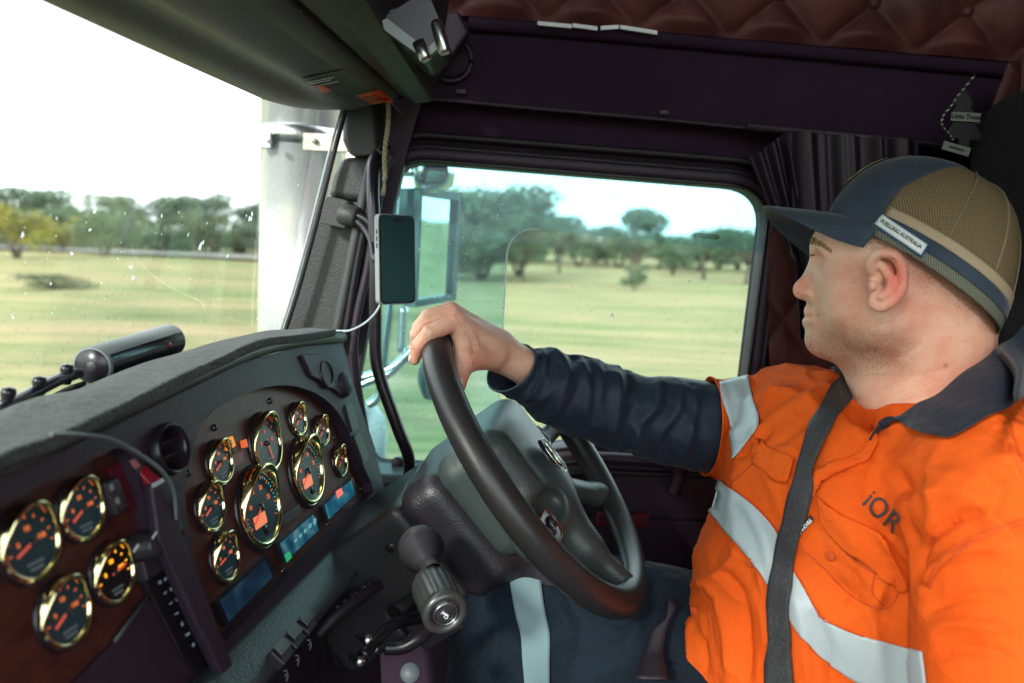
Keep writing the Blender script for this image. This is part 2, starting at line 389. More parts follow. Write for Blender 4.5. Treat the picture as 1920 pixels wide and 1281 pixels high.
def crown_mesh(seed, blobs, n, leaf):
    r = np.random.default_rng(seed); V = []; Fs = []
    wts = np.array([b[1][0]*b[1][1]*b[1][2] for b in blobs])**.8; wts /= wts.sum()
    for i in range(n):
        c, rad = blobs[r.choice(len(blobs), p=wts)]
        d = nrm(r.normal(size=3)); rr = r.uniform(.45, 1.0)**.6*(1+.18*r.normal()); p = np.array(c)+d*np.array(rad)*rr
        a = nrm(r.normal(size=3)); b = nrm(np.cross(a, r.normal(size=3))); s = leaf*r.uniform(.5, 1.3)
        b0 = len(V); V += [p-a*s-b*s*.45, p+a*s-b*s*.35, p+a*s*.8+b*s*.5, p-a*s*.7+b*s*.45]; Fs.append((b0, b0+1, b0+2, b0+3))
    return V, Fs
def tree_proto(name, seed, h, wd, kind, lm, n):
    r = np.random.default_rng(seed); blobs = []; g = G()
    if kind == 'gum':
        g.add(*tube([(0, 0, -.3), (wd*.04, 0, h*.25), (-wd*.03, .1, h*.5), (0, 0, h*.8)], [h*.028, h*.022, h*.016, h*.006], 8))
        for i in range(9):
            a = r.uniform(0, 2*math.pi); q = np.array([math.cos(a)*wd*r.uniform(.2, .38), math.sin(a)*wd*r.uniform(.2, .38), h*r.uniform(.5, .9)])
            g.add(*tube([(0, 0, h*.3), q*[.5, .5, .75], q], [h*.013, h*.009, h*.004], 6)); s = wd*r.uniform(.13, .22)
            blobs.append((q, (s, s, s*.62)))
        blobs.append(((0, 0, h*.82), (wd*.22, wd*.22, h*.14)))
    else:
        for i in range(4):
            a = r.uniform(0, 6.28); g.add(*tube([(0, 0, -.3), (math.cos(a)*wd*.12, math.sin(a)*wd*.12, h*.35), (math.cos(a)*wd*.25, math.sin(a)*wd*.25, h*.7)], [h*.02, h*.014, h*.006], 6))
        for i in range(11):
            a = r.uniform(0, 6.28); rr = wd*r.uniform(.05, .34); z = h*r.uniform(.16, .8); s = wd*r.uniform(.14, .21)
            blobs.append(((math.cos(a)*rr, math.sin(a)*rr, z), (s, s, s*.8)))
    V, Fs = crown_mesh(seed+50, blobs, n, .13 if kind == 'gum' else .13)
    return g, V, Fs, lm
PROTO = {}
def tree(px, dist, h, wd, kind, seed, lm, label, cat='tree', name='gum_tree', group='trees across the paddock', n=2600):
    key = (kind, seed, lm)
    d = ray(px, 450.); ang = math.atan2(d[0], d[1]); loc = np.array([math.sin(ang)*dist, math.cos(ang)*dist, -.05])
    if key not in PROTO:
        g, V, Fs, l = tree_proto(name, seed, 6, 6, kind, lm, n); r0 = root(name, label, cat, (0, 0, 0), group)
        t = g.mk('trunk', BARK, r0); c = mk('crown', V, Fs, LEAF[lm], r0, smooth=False); PROTO[key] = (t, c); r0.location = loc
    else:
        r0 = root(name, label, cat, loc, group)
        for s in PROTO[key]:
            c = s.copy(); COL.objects.link(c); c.parent = r0
    r0.scale = (wd/6, wd/6, h/6); r0.rotation_euler = (0, 0, random.uniform(0, 6.28)); return r0
GT = 'trees across the paddock'
FARL = 'hazy grey-green tree in the far tree line beyond the paddock'
# through the windscreen
tree(30, 60, 4.3, 5.2, 'bush', 3, 2, 'yellow-green bush at the left edge of the windscreen view', 'bush', 'flowering_bush')
tree(195, 66, 4.6, 6.0, 'bush', 4, 0, 'dark round bush standing alone in front of the tree line left of the camera bar', 'bush', 'round_bush')
tree(118, 74, 3.6, 4.5, 'bush', 3, 2, 'small yellowish bush between the yellow bush and the dark round bush', 'bush', 'flowering_bush')
for i, (px, di, h, wd, k, s, l) in enumerate([(-70, 92, 6.5, 8, 'gum', 1, 1), (10, 95, 6.4, 8, 'gum', 2, 1), (75, 98, 6.3, 8, 'gum', 1, 1), (140, 97, 6.0, 8, 'bush', 5, 1), (215, 96, 6.2, 8, 'gum', 2, 1), (265, 99, 6.0, 8, 'bush', 5, 1), (300, 98, 6.0, 8, 'gum', 1, 0), (350, 98, 6.6, 8, 'gum', 2, 1),
                                              (405, 96, 6.6, 8, 'gum', 1, 1), (455, 97, 6.2, 8, 'bush', 4, 0), (500, 97, 6.6, 8, 'gum', 2, 1), (545, 96, 6.0, 8, 'gum', 1, 1)]):
    tree(px, di, h, wd, k, s, l, FARL, 'tree', 'gum_tree', 'far tree line seen through the windscreen')
for i in range(26):
    px = -90+i*25+9*math.sin(i*3.1); tree(px, 86+5*math.sin(i*1.9), 3.6+1.1*math.sin(i*2.7), 7.5, 'bush', (5, 4)[i % 2], (1, 0, 1, 3)[i % 4], 'rounded scrub bush in the band before the far tree line through the windscreen', 'bush', 'scrub_bush', 'scrub bushes before the far tree line')
tree(100, 33, .7, 3.4, 'bush', 5, 3, 'low flat green shrub lying in the grass near the bottom of the windscreen', 'shrub', 'low_shrub')
# through the door window
tree(905, 50, 6.6, 11.0, 'bush', 13, 0, 'largest tree, broad dark crown behind the side mirror', 'tree', 'gum_tree', GT, 9000)
tree(975, 56, 5.6, 7.5, 'bush', 5, 0, 'rounded tree at the right shoulder of the largest tree')
tree(845, 58, 6.4, 8, 'gum', 1, 0, 'dark tree partly hidden by the side mirror', n=2600)
tree(1190, 48, 4.9, 4.6, 'gum', 12, 0, 'tall narrow tree standing alone in the middle of the door window', n=4200)
tree(1195, 43, 1.6, 1.9, 'bush', 4, 0, 'dark shrub at the foot of the tall narrow tree', 'shrub', 'low_shrub')
tree(1050, 66, 5.0, 5, 'gum', 12, 0, 'slender tree just right of the largest tree')
tree(985, 48, 2.8, 2.6, 'gum', 2, 0, 'small forked tree inside the left edge of the clear pane')
tree(1325, 70, 4.4, 7, 'gum', 1, 0, 'spreading tree towards the right of the door window')
tree(1265, 76, 4.0, 5, 'bush', 4, 0, 'round bush between the tall narrow tree and the spreading tree', 'bush', 'round_bush')
tree(1405, 62, 4.4, 6, 'gum', 2, 0, 'tree cut off by the right edge of the door window')
for i in range(30):
    px = 690+i*30+8*math.sin(i*5); tree(px, 95+8*math.sin(i*2.3), 4.4+.9*math.sin(i*1.7), 8.5, 'gum' if i % 3 == 0 else 'bush', (1, 4)[(i+1) % 2], 1 if i % 3 == 0 else 0, 'dark green tree in the distant row seen through the door window', 'tree', 'gum_tree', 'distant row seen through the door window')

# chrome stack beyond the pillar
def stack():
    p = at(562, 620, 1.62); ax = nrm(at(572, 200, 1.62)-p); top = at(572, 192, 1.62)
    t = root('exhaust_stack', 'tall polished chrome stack outside the windscreen with a clamp band', 'exhaust', p-ax*1.2)
    L = np.linalg.norm(top-p); g = lathe([(0, -1.2), (.088, -1.2), (.088, L*.35), (.0885, L), (.093, L+.002), (.093, L+.012), (.0875, L+.014), (.0875, L+.5), (0, L+.5)], p, ax, 64)
    mk('stack_tube', *g, mat('mottled chrome', (.90, .92, .93), .26, metal=.65, bump=[(5, .5, .02, 2), (60, .25, .0015, 2)]), t)
    h = L*.845; q = p+ax*h
    g = G(); g.add(*lathe([(.0885, -.018), (.0925, -.017), (.0925, .017), (.0885, .018)], q, ax, 48)); g.mk('clamp_band', STL, t)
    g = G(); s = at(500, 264, 1.53); g.add(*box(s, X_, Y_, ax, .012, .012, .016)); g.mk('clamp_lug', STL, t, bevel=.002); g = G(); s2 = at(612, 268, 1.5)
    g.add(*box(s2, X_, Y_, ax, .045, .006, .017)); g.mk('clamp_bracket', mat('cast alloy', (.42, .42, .34), .45, metal=.8), t, bevel=.002)
    for x in (506, 590):
        b = at(x, 264, 1.495); mk('bolt', *lathe([(0, 0), (.006, 0), (.006, .012), (0, .013)], b, -Y_, 6), STL, t, smooth=False)
stack()
# side mirror on its tube frame
def mirror():
    t = root('side_mirror', 'tall rectangular side mirror on chrome tube frame outside the door window', 'mirror', at(775, 700, 1.75))
    def Q(x, y, Y=1.78): return at(x, y, Y)
    P = [Q(776, 352, 1.70), Q(853, 364, 1.82), Q(843, 562, 1.82), Q(766, 575, 1.70)]
    n = nrm(np.cross(P[1]-P[0], P[3]-P[0])); n = n if n[1] < 0 else -n
    fr = mat('mirror shell', (.10, .17, .18), .35)
    c = sum(P)/4
    inner = [c+(p-c)*np.array([.87, .87, .87])+n*.0 for p in P]; V, Fs = plate(P, [[c+(p-c)*.88 for p in P]], n*.02); mk('mirror_frame', V, Fs, fr, t, smooth=False, bevel=.003)
    V, Fs = plate([c+(p-c)*.995 for p in P], [], -n*.05); mk('mirror_shell', V, Fs, fr, t, smooth=False, bevel=.004)
    gm = mat('mirror glass', (.75, .95, .96), .03, metal=1)
    # aimed back along the trailer, a little into the air
    mk('mirror_glass', [c+(p-c)*.92+n*.006 for p in P], [(0, 1, 2, 3)], gm, t, smooth=False)
    g = G()
    for L in ([(733, 560), (722, 640), (712, 735), (690, 760)], [(757, 575), (752, 660)], [(660, 730), (700, 712), (730, 700), (765, 665), (800, 640)], [(668, 712), (735, 690), (775, 655)], [(742, 320), (733, 560)]):
        g.add(*tube(spline([Q(x, y, 1.66) for x, y in L], 6), .011, 12))
    g.mk('tube_frame', mat('aluminium tube', (.62, .72, .74), .25, metal=.9), t)
    cx = Q(808, 705, 1.6); rr = .052; nn = nrm(np.array([.96, -.26, 0])); V, Fs = lathe([(0, -.022), (rr*.6, -.018), (rr, -.004), (rr*1.02, .004), (rr*.94, .006), (rr*.6, .012), (0, .014)], cx, nn, 32)
    mk('convex_mirror', V, Fs, fr, t)
    lt = Q(812, 322, 1.7); V, Fs = lathe([(0, -.05), (.03, -.045), (.045, -.02), (.048, .02), (.044, .035), (.03, .04), (0, .042)], lt, -X_, 24); mk('marker_lamp', V, Fs, CHR, t)
    V, Fs = lathe([(0, -.05), (.012, -.05), (.012, .05), (0, .05)], Q(778, 322, 1.72), X_, 16); mk('lamp_bracket', V, Fs, CHR, t)
mirror()
wm = G(); c = at(690, 822, 1.72)
V, Fs = lathe([(0, -.10), (.03, -.09), (.043, -.05), (.046, .0), (.04, .05), (.022, .075), (0, .08)], c, Z_, 24)
o = mk('spot_mirror', V, Fs, mat('white shell', (.75, .78, .8), .35)); setp(o, 'white rounded mirror shell outside the window at the foot of the pillar', 'mirror')

# ================================================================== cab shell
WIN = [(790, 303), (1380, 352), (1430, 385), (1434, 440), (1395, 700), (1372, 905), (700, 874), (660, 745), (690, 600), (736, 400), (752, 330)]
WINr = [q for q in roundpoly([(738, 300), (1442, 357), (1382, 842), (1100, 832), (1000, 845), (910, 884), (700, 874), (658, 745), (692, 590)], [70, 75, 30, 40, 40, 30, 15, 30, 60], 8)]
def side_wall():
    Y = 1.335
    out = [(752, -160), (2500, -60), (2500, 1900), (640, 1900), (640, 700), (606, 640), (690, 200), (720, 60)]
    V, Fs = plate([at(x, y, Y) for x, y in out], [[at(x, y, Y) for x, y in WINr]], Y_*.05)
    o = mk('cab_side_wall', V, Fs, FAB, smooth=False); setp(o, 'dark padded side wall of the cab around the door window', 'wall')
side_wall()
def offs(poly, d):
    P = np.array(poly); c = P.mean(0); out = []
    m = len(P)
    for i in range(m):
        t = nrm(P[(i+1) % m]-P[i-1]); n = np.array([t[1], -t[0]])
        if n@(P[i]-c) < 0: n = -n
        out.append(P[i]+n*d)
    return out
def door():
    t = root('cab_door', 'dark purple-black truck door below and around the driver\'s window', 'door', at(1050, 1200, 1.33))
    fr = G(); inn = [at(x, y, 1.33) for x, y in WINr]; ou = [at(x, y, 1.325) for x, y in offs(WINr, 34)]; ou2 = [at(x, y, 1.333) for x, y in offs(WINr, 44)]
    n = len(inn); rings = [[p+Y_*.035 for p in inn], inn, [at(x, y, 1.318) for x, y in offs(WINr, 9)], [at(x, y, 1.316) for x, y in offs(WINr, 24)], ou, ou2]
    V = [p for r_ in rings for p in r_]; Fs = [(k*n+i, k*n+(i+1) % n, (k+1)*n+(i+1) % n, (k+1)*n+i) for k in range(len(rings)-1) for i in range(n)]
    mk('window_frame', V, Fs, PLd, t, auto=True)
    o = origin(t)
    for d, r_, m_ in ((4, .0035, PLp), (30, .0045, RUB), (52, .006, RUB)):
        mk('window_seal', *tube([at(x, y, 1.318) for x, y in offs(WINr, d)+offs(WINr, d)[:2]], r_, 8, caps=False), m_, t)
    # lower door panel
    lo = [(640, 905), (1300, 935), (1700, 955), (1700, 1800), (640, 1800)]
    V, Fs = plate([at(x, y+45, 1.30) for x, y in lo], [], Y_*.03); mk('door_panel', V, Fs, PLd, t, smooth=False, bevel=.006)
    up = [(640, 888), (900, 900), (1010, 866), (1500, 872), (1500, 985), (640, 944)]
    V, Fs = plate([at(x, y, 1.322) for x, y in up], [], Y_*.012); mk('upper_trim', V, Fs, PLd, t, smooth=False, bevel=.004)
    g = G(); a, b = at(690, 886, 1.29), at(930, 897, 1.29); g.add(*box((a+b)/2, nrm(b-a), Y_, Z_, np.linalg.norm(b-a)/2, .035, .009)); g.mk('window_sill', mat('sill plastic', (.05, .075, .08), .4), t, bevel=.005, smooth=False)
    P = [at(x, y, 1.30) for x, y in [(1105, 858), (1190, 862), (1262, 872), (1272, 900), (1262, 926), (1180, 922), (1105, 915)]]
    mk('pull_handle', *tube(spline(P[:5], 6), .011, 12), PLd, t)
    # emblem plate
    e = [at(x, y, 1.293) for x, y in [(1120, 964), (1217, 966), (1216, 986), (1120, 983)]]; V, Fs = plate(e, [], Y_*.008)
    red = mat('red badge', (.13, .012, .02), .35); ep = mk('emblem_plate', V, Fs, red, t, smooth=False, bevel=.001)
    ax = nrm(e[1]-e[0]); V, Fs = text('KENWORTH', .016, sum(e)/4-Y_*.0012, ax, Z_, .0006, bold=True); mk('emblem_lettering', V, Fs, mat('red letters', (.09, .03, .045), .3), ep, smooth=False)
    mk('emblem_rim', *tube([p-Y_*.001 for p in e+e[:1]], .0009, 6), mat('red rim', (.30, .03, .03), .3), ep)
    V, Fs = plate([at(x, y, 1.365) for x, y in offs(WINr, 6)], [], Y_*.004); pane = mk('window_pane', V, Fs, GL_D, t, smooth=False)
    hole = roundpoly([(953, 424), (1430, 474), (1396, 836), (930, 862)], [62, 10, 10, 10], 8)
    V, Fs = plate([at(x, y, 1.357) for x, y in offs(WINr, 2)], [[at(x, y, 1.357) for x, y in hole]], Y_*.002); mk('tinted_film', V, Fs, GL_T, pane, smooth=False)
    mk('film_edge', *tube([at(x, y, 1.356) for x, y in hole[-1:]+hole[:8]+[hole[8]]], .0011, 6), mat('film edge', (.62, .75, .74), .4), pane)
    a = at(1323, 443, 1.355); ax = nrm(at(1344, 445, 1.355)-at(1302, 441, 1.355))
    V, Fs = text('KENWORTH', .0088, a, -ax, Z_, .0002, space=1.08); mk('window_lettering', V, Fs, BLKI, pane, smooth=False)
    g = G(); V, Fs = plate([at(x, y, 1.3562) for x, y in [(1301, 436), (1345, 441), (1345, 449), (1301, 444)]], [[at(x, y, 1.3562) for x, y in [(1302.5, 437.5), (1343.5, 442), (1343.5, 447.5), (1302.5, 443)]]], Y_*.0004); g.add(V, Fs); g.mk('lettering_frame', BLKI, pane, smooth=False)
    # latch at the bottom of the seal
    mk('window_latch', *lathe([(0, -.006), (.011, -.006), (.011, .006), (0, .006)], at(746, 868, 1.31), -Y_, 16), PLd, t)
door()
gdd = G(); rdd = random.Random(21)
for _ in range(130):
    x, y = (rdd.uniform(750, 950), rdd.uniform(330, 800)) if rdd.random() < .6 else (rdd.uniform(950, 1400), rdd.uniform(370, 800)); c = at(x, y, 1.3545); r_ = rdd.uniform(.0005, .0014)*(2 if rdd.random() < .06 else 1)
    gdd.add([c+X_*math.cos(t)*r_*rdd.uniform(.6, 1.2)+Z_*math.sin(t)*r_*rdd.uniform(.6, 1.2) for t in np.linspace(0, 2*math.pi, 8)[:-1]], [tuple(range(7))])
dpane = [o for o in bpy.data.objects if o.name.startswith('window_pane')][0]
gdd.mk('dust_specks', mat('window dust', (.7, .76, .76), .8), dpane, smooth=False)
# side trim above the door
def upper():
    t = root('roof_side_trim', 'dark padded trim panel above the door with a long seam', 'panel', at(1300, 200, 1.3))
    V, Fs = plate([at(x, y, 1.29) for x, y in roundpoly([(790, 30), (2300, 160), (2300, 330), (1480, 246), (1000, 204), (742, 178)], 14, 4)], [], Y_*.04); mk('padded_panel', V, Fs, FAB, t, smooth=False, bevel=.012)
    mk('seam', *tube(spline([at(x, y, 1.285) for x, y in [(745, 181), (860, 190), (1000, 203), (1240, 224), (1480, 248), (2200, 320)]], 6), .0035, 8), PLd, t)
    for x, y in ((865, 172), (1245, 211)): g = G(); g.add(*box(at(x, y, 1.283), X_, Y_, Z_, .008, .003, .004)); g.mk('trim_clip', PLd, t, bevel=.001)
    mk('speaker_ring', *tube(spline([at(846, 112, 1.28)+.034*(X_*math.cos(a)+Z_*math.sin(a)) for a in np.linspace(0, 2*math.pi, 13)[:-1]], 4, closed=True), .004, 8), PLd, t)
    V, Fs = lathe([(0, 0), (.028, 0), (.03, .004), (.03, .006)], at(846, 112, 1.285), -Y_, 24); mk('speaker_grille', V, Fs, PLd, t)
    mk('edge_roll', *tube(spline([at(x, y, 1.28) for x, y in [(880, 45), (1000, 52), (1300, 78), (1600, 105), (2200, 160)]], 6), .012, 10), FAB, t)
upper()
# tufted maroon roof lining
def lining():
    a, b = at(850, 28, 1.27), at(2300, 150, 1.27); ax = nrm(b-a); Lx = np.linalg.norm(b-a)
    rows = []; s = .15
    def prof(v):    # distance up the cove
        th = min(v/.34, 1)*1.15; R = .30
        y = -R*(1-math.cos(th)) if v < .34 else -R*(1-math.cos(1.15))-(v-.34)*math.sin(1.15)
        z = R*math.sin(th) if v < .34 else R*math.sin(1.15)+(v-.34)*math.cos(1.15)
        return np.array([0, y, z]), nrm([0, -math.cos(th), -math.sin(th)])
    B = []
    for v in np.arange(0, .72, .005):
        row = []
        c, n = prof(v)
        for u in np.arange(-.25, Lx+.05, .006):
            p, q = (u+v*1.1)/s, (u-v*1.1)/s
            w_ = abs(math.sin(math.pi*p))*abs(math.sin(math.pi*q)); h = .024*w_**.42
            h += .0022*math.sin(60*u+40*v)*w_
            row.append(a+ax*u+c+n*h*min(1, v/.02+.1))
        rows.append(row)
    V, Fs = grid(rows)
    t = root('roof_lining', 'maroon leather roof lining tufted in diamonds with buttons', 'ceiling', a+ax*1)
    mk('quilted_leather', V, Fs, MAR, t)
    # flat roof skin behind it keeps the daylight out
    k = 0
    for i in range(-4, 16):
        for j in range(0, 10):
            u, v = (i+j)*s/2, (i-j)*s/2/1.1
            v = j*s/2.2; u = i*s/1+ (j % 2)*s/2
            if .01 < v < .45 and -.2 < u < Lx:
                c, n = prof(v); P, Q = lathe([(0, .009), (.006, .008), (.010, .004), (.011, 0)], a+ax*u+c+n*.001, n, 14); mk('button', P, Q, MAR, t); k += 1
    g = G(); g.add(*box(np.array([.45, .35, 3.30]), X_, Y_, Z_, 1.3, 1.1, .02)); r_ = g.mk('cab_roof', FAB, smooth=False); setp(r_, 'dark cab roof above the tufted lining', 'roof')
lining()
g = G(); wl = mat('pale strip', (.75, .80, .80), .5)  # pale colour painted in for a strip of light
for x0, y0, x1, y1 in ((1008, 44, 1072, 50), (1074, 48, 1120, 54), (1126, 53, 1160, 51), (1162, 51, 1232, 62)):
    p, q = at(x0, y0, 1.255), at(x1, y1, 1.255); g.add(*box((p+q)/2, nrm(q-p), Y_, Z_, np.linalg.norm(q-p)/2, .002, .003))
o = g.mk('light_strips', wl, smooth=False); setp(o, 'thin pale strips painted in for light along the edge of the roof lining', 'light strip')

# pillar between windscreen and door
def pillar():
    t = root('windscreen_pillar', 'thick dark grey pillar trim between windscreen and door window', 'pillar', at(600, 640, 1.28))
    def seg(name, pts, Y, m, bev=.008):
        V, Fs = plate([at(x, y, Y) for x, y in pts], [], Y_*.06); mk(name, V, Fs, m, t, smooth=False, bevel=bev)
    seg('pillar_trim', [(640, 150), (700, 150), (712, 292), (655, 296), (640, 262)], 1.235, PLg, .012)
    seg('pillar_trim', [(642, 292), (706, 298), (690, 380), (612, 372), (622, 330)], 1.235, PLg, .012)
    seg('pillar_trim', [(606, 366), (690, 372), (640, 650), (530, 636), (575, 470)], 1.245, PLg, .014)
    for L, r_, m_ in (([(716, 286), (700, 300), (684, 360), (660, 480), (628, 640)], .0085, PLg), ([(724, 292), (706, 320), (694, 380), (672, 480), (645, 640)], .006, RUB), ([(735, 292), (716, 330), (706, 400), (690, 500), (664, 660), (700, 890)], .007, PLd),
                      ([(650, 200), (628, 280), (590, 430), (560, 540), (533, 625)], .004, RUB), ([(641, 205), (619, 280), (581, 430), (551, 540), (524, 625)], .0022, mat('light gap', (.35, .4, .4), .4))):  # last tube: pale colour stands for the light gap beside the pillar
        mk('door_seal' if m_ is not PLg else 'pillar_bead', *tube(spline([at(x, y, 1.21) for x, y in L], 8), r_, 10), m_, t)
    V, Fs = plate([at(x, y, 1.30) for x, y in [(690, 140), (800, 160), (760, 300), (735, 400), (700, 560), (672, 720), (640, 720), (628, 640), (690, 340)]], [], Y_*.03)
    mk('door_jamb', V, Fs, PLd, t, smooth=False, bevel=.004)
pillar()
gb = spline([at(x, y, Y) for x, y, Y in [(722, 276, 1.25), (703, 300, 1.2), (699, 360, 1.17), (704, 480, 1.16), (704, 600, 1.16), (708, 690, 1.16), (743, 795, 1.16), (766, 858, 1.17), (764, 905, 1.2), (758, 960, 1.27)]], 8)
o = mk('grab_bar', *tube(gb, .0098, 14), PLp); setp(o, 'bent black grab bar running down beside the door window', 'grab bar')

# header over the windscreen
def online(px, py, X0, Y0, k=.131):
    r_ = ray(px, py); Yv = (X0-k*Y0)/(r_[0]/r_[1]-k); return at(px, py, Yv)
def header():
    t = root('overhead_console', 'large grey-green overhead console running above the windscreen', 'console', at(640, 150, 1.2))
    A0 = at(595, 209, 1.23); A = [A0, online(500, 185, A0[0], A0[1]), online(300, 95, A0[0], A0[1]), online(90, 0, A0[0], A0[1])]
    B0 = at(744, 190, 1.19); Bq = online(470, 5, B0[0], B0[1])
    def onY(pts, y):
        Yl = [p[1] for p in pts]
        if y < Yl[-1]: i = len(pts)-2
        else:
            i = 0
            while i < len(pts)-2 and y < Yl[i+1]: i += 1
        s = (y-pts[i][1])/(pts[i+1][1]-pts[i][1]); return pts[i]+(pts[i+1]-pts[i])*s
    ys = np.r_[1.245, 1.235, 1.22, np.linspace(1.20, -.3, 60)]; rows = []
    for k, y in enumerate(ys):
        a, b = onY(A, y), onY([B0, Bq], y); row = []
        e = max(0, (y-1.12)/.125)
        row.append(a+np.array([-.02, 0, .10])); row.append(a+np.array([-.012, 0, .02]))
        for s in np.linspace(0, 1, 22):
            z = -.010*math.sin(math.pi*s)+.014*math.exp(-((s-.42)/.16)**2)*(1/(1+math.exp((y-1.06)/.02)))*(1 if y > .3 else .9)-.003
            p = a*(1-s)+b*s+np.array([0, 0, z]); p[2] += .05*e**3; row.append(p)
        row.append(b+np.array([.002, 0, .03+.05*e**3])); row.append(b+np.array([.002, 0, .09])); rows.append(row)
    V, Fs = grid(rows); mk('underside', V, Fs, mat('console vinyl', (.066, .064, .068), .48, spec=.5, bump=(380, .5, .001, 3)), t, solid=0)
    hd = t.children[0]
    # dark slot then the upper console face
    C0_ = at(752, 180, 1.17); Cq = online(560, 5, C0_[0], C0_[1]); D0 = at(788, 158, 1.13); Dq = online(672, -20, D0[0], D0[1]); rows = []
    for y in np.r_[np.linspace(1.2, -.3, 30)]:
        c, d = onY([C0_, Cq], y), onY([D0, Dq], y); rows.append([c+np.array([0, 0, .08]), c+np.array([-.002, 0, .006]), c, c*.6+d*.4+np.array([0, 0, -.004]), d, d+np.array([.004, 0, .01]), d+np.array([.03, .0, .20])])
    V, Fs = grid(rows); mk('upper_face', V, Fs, mat('console plastic', (.028, .026, .028), .5, bump=(900, .3, .0006, 3)), t, smooth=False, bevel=.004)
    V, Fs = plate([at(x, y, 1.235) for x, y in [(690, 60), (860, 20), (880, 60), (800, 175), (742, 182), (690, 150)]], [], Y_*.03); mk('end_cap', V, Fs, PLd, t, smooth=False, bevel=.006)
    return hd
hd = header()
# ================================================================== dashboard
DA = at(705, 915, 1.2); DL = nrm(ray(1150, 505)); tau = math.radians(15)
DS = np.array([-math.sin(tau), 0, math.cos(tau)]); DS = nrm(DS-DL*(DS@DL)); DN = nrm(np.cross(DL, DS)); DN = DN if DN[0] > 0 else -DN
def D(x, y, w=0.): return pl(x, y, DA+DN*w, DN)
def Duv(x, y):
    q = D(x, y)-DA; return -(q@DL), q@DS
def Q(u, v, w=0.): return DA-DL*u+DS*v+DN*w
RTx = DL      # to the right as the driver sees the panel
dash = root('dashboard', 'wide black dashboard with burl wood panel and round gold-ringed gauges', 'dashboard', Q(.4, -.3, -.1))
def dpl(pts, w0, w1, name, m, parent=dash, holes=(), bevel=0, r=0, smooth=False):
    P = [D(x, y, w1) for x, y in (roundpoly(pts, r, 4) if r else pts)]; H = [[D(x, y, w1) for x, y in h] for h in holes]
    V, Fs = plate(P, H, -DN*(w1-w0)); return mk(name, V, Fs, m, parent, smooth=smooth, bevel=bevel)
# burl wood face
lowL = [(424, 1206), (400, 1206)]
dpl([(-260, 1100), (0, 925), (230, 820), (330, 840), (440, 730), (600, 720), (668, 790), (712, 915), (714, 935), (428, 1216), (460, 1330), (380, 1500), (-260, 1700)], -.006, 0, 'wood_panel', WOOD)
arch = spline([np.array(p, float) for p in [(354, 868), (382, 788), (434, 750), (495, 727), (551, 724), (603, 744), (640, 783), (668, 844), (696, 905)]], 6)
arch = [tuple(p) for p in arch]+[(700, 922), (690, 936), (424, 1202), (412, 1188), (388, 1120), (364, 1050), (350, 970), (346, 910)]
lh = roundpoly([(-200, 1065), (0, 950), (222, 838), (246, 850), (262, 905), (292, 990), (330, 1060), (372, 1150), (420, 1245), (452, 1400), (-200, 1600)], 10, 4)
vh = [tuple(np.array([314, 843])+np.array([37*math.cos(a)*.97, 47*math.sin(a)])) for a in np.linspace(0, 2*math.pi, 29)[:-1]]
out = [(-300, 1040), (0, 872), (98, 838), (226, 778), (360, 722), (467, 677), (563, 650), (642, 640), (662, 720), (690, 806), (712, 880), (724, 930), (714, 945), (700, 950), (433, 1222), (445, 1262), (475, 1420), (-300, 1700)]
fas = dpl(out, .0, .016, 'fascia', PLd, holes=[arch, lh, vh], bevel=.003)
# roll along the top and the felt mat
RP = [(-140, 935), (0, 868), (96, 830), (225, 770), (360, 708), (467, 661), (563, 638), (640, 632)]
roll = spline([D(x, y, .018) for x, y in RP], 6); mk('top_roll', *tube(roll, .0095, 14), mat('roll plastic', (.045, .045, .048), .38, bump=(400, .6, .001, 3)), dash)
MF = [(-140, 905), (0, 845), (96, 814), (225, 752), (388, 676), (484, 637), (560, 628), (619, 618)]; MT = [(-140, 835), (0, 777), (56, 748), (169, 722), (270, 680), (394, 644), (478, 624), (563, 617), (621, 594)]
fr_ = spline([D(x, y, .022) for x, y in MF], 10); us = [-(p-DA)@DL for p in fr_]
tp = spline([D(x, y, -.05) for x, y in MT], 10); ut = [-(p-DA)@DL for p in tp]; vt = [(p-DA)@DS for p in tp]
rows = []; rg = random.Random(3)
for p, u in zip(fr_, us):
    v = (p-DA)@DS; vtop = np.interp(-u, [-x for x in ut], vt) if ut[0] > ut[-1] else np.interp(u, ut, vt)
    row = [Q(u, v-.012, .030), Q(u, v, .033)]
    for s in np.linspace(0, 1, 10):
        row.append(Q(u, v+(vtop-v)*math.sin(s*math.pi/2)+.0008*math.sin(u*40+s*9), .028-.078*s))
    for s in (.25, .5, .75, 1): row.append(Q(u, vtop-.05*s, -.05-.34*s))
    rows.append(row)
V, Fs = grid(rows); o = mk('dash_mat', V, Fs, MATF, solid=.004, sub=1); setp(o, 'fuzzy grey felt mat draped over the top of the dashboard', 'mat')
# lighter lower ledge
LG = mat('ledge plastic', (.034, .042, .043), .38, spec=.7, bump=(360, .8, .0014, 3))
ua = [(716, 934), (424, 1222)]; rows = []
A1, B1 = D(720, 932, .016), D(431, 1220, .016)
for s in np.linspace(-.02, 1.35, 24):
    p = A1+(B1-A1)*s; row = [p-DN*.01, p, p+DN*.004-DS*.001]
    row += [p+DN*.026-DS*.022, p+DN*.032-DS*.029, p+DN*.033-DS*.035, p+DN*.026-DS*.042, p-DN*.03-DS*.055]; rows.append(row)
V, Fs = grid(rows); mk('lower_ledge', V, Fs, LG, dash)
KN = mat('knee plastic', (.026, .017, .028), .5, bump=(500, .2, .0006))
rows = []
for s in np.linspace(-.03, 1.5, 12):
    p = A1+(B1-A1)*s-DN*.01-DS*.05; rows.append([p, p-DS*.05-DN*.02, p-DS*.14-DN*.05, p-DS*.5-DN*.12])
V, Fs = grid(rows); mk('knee_panel', V, Fs, KN, dash)
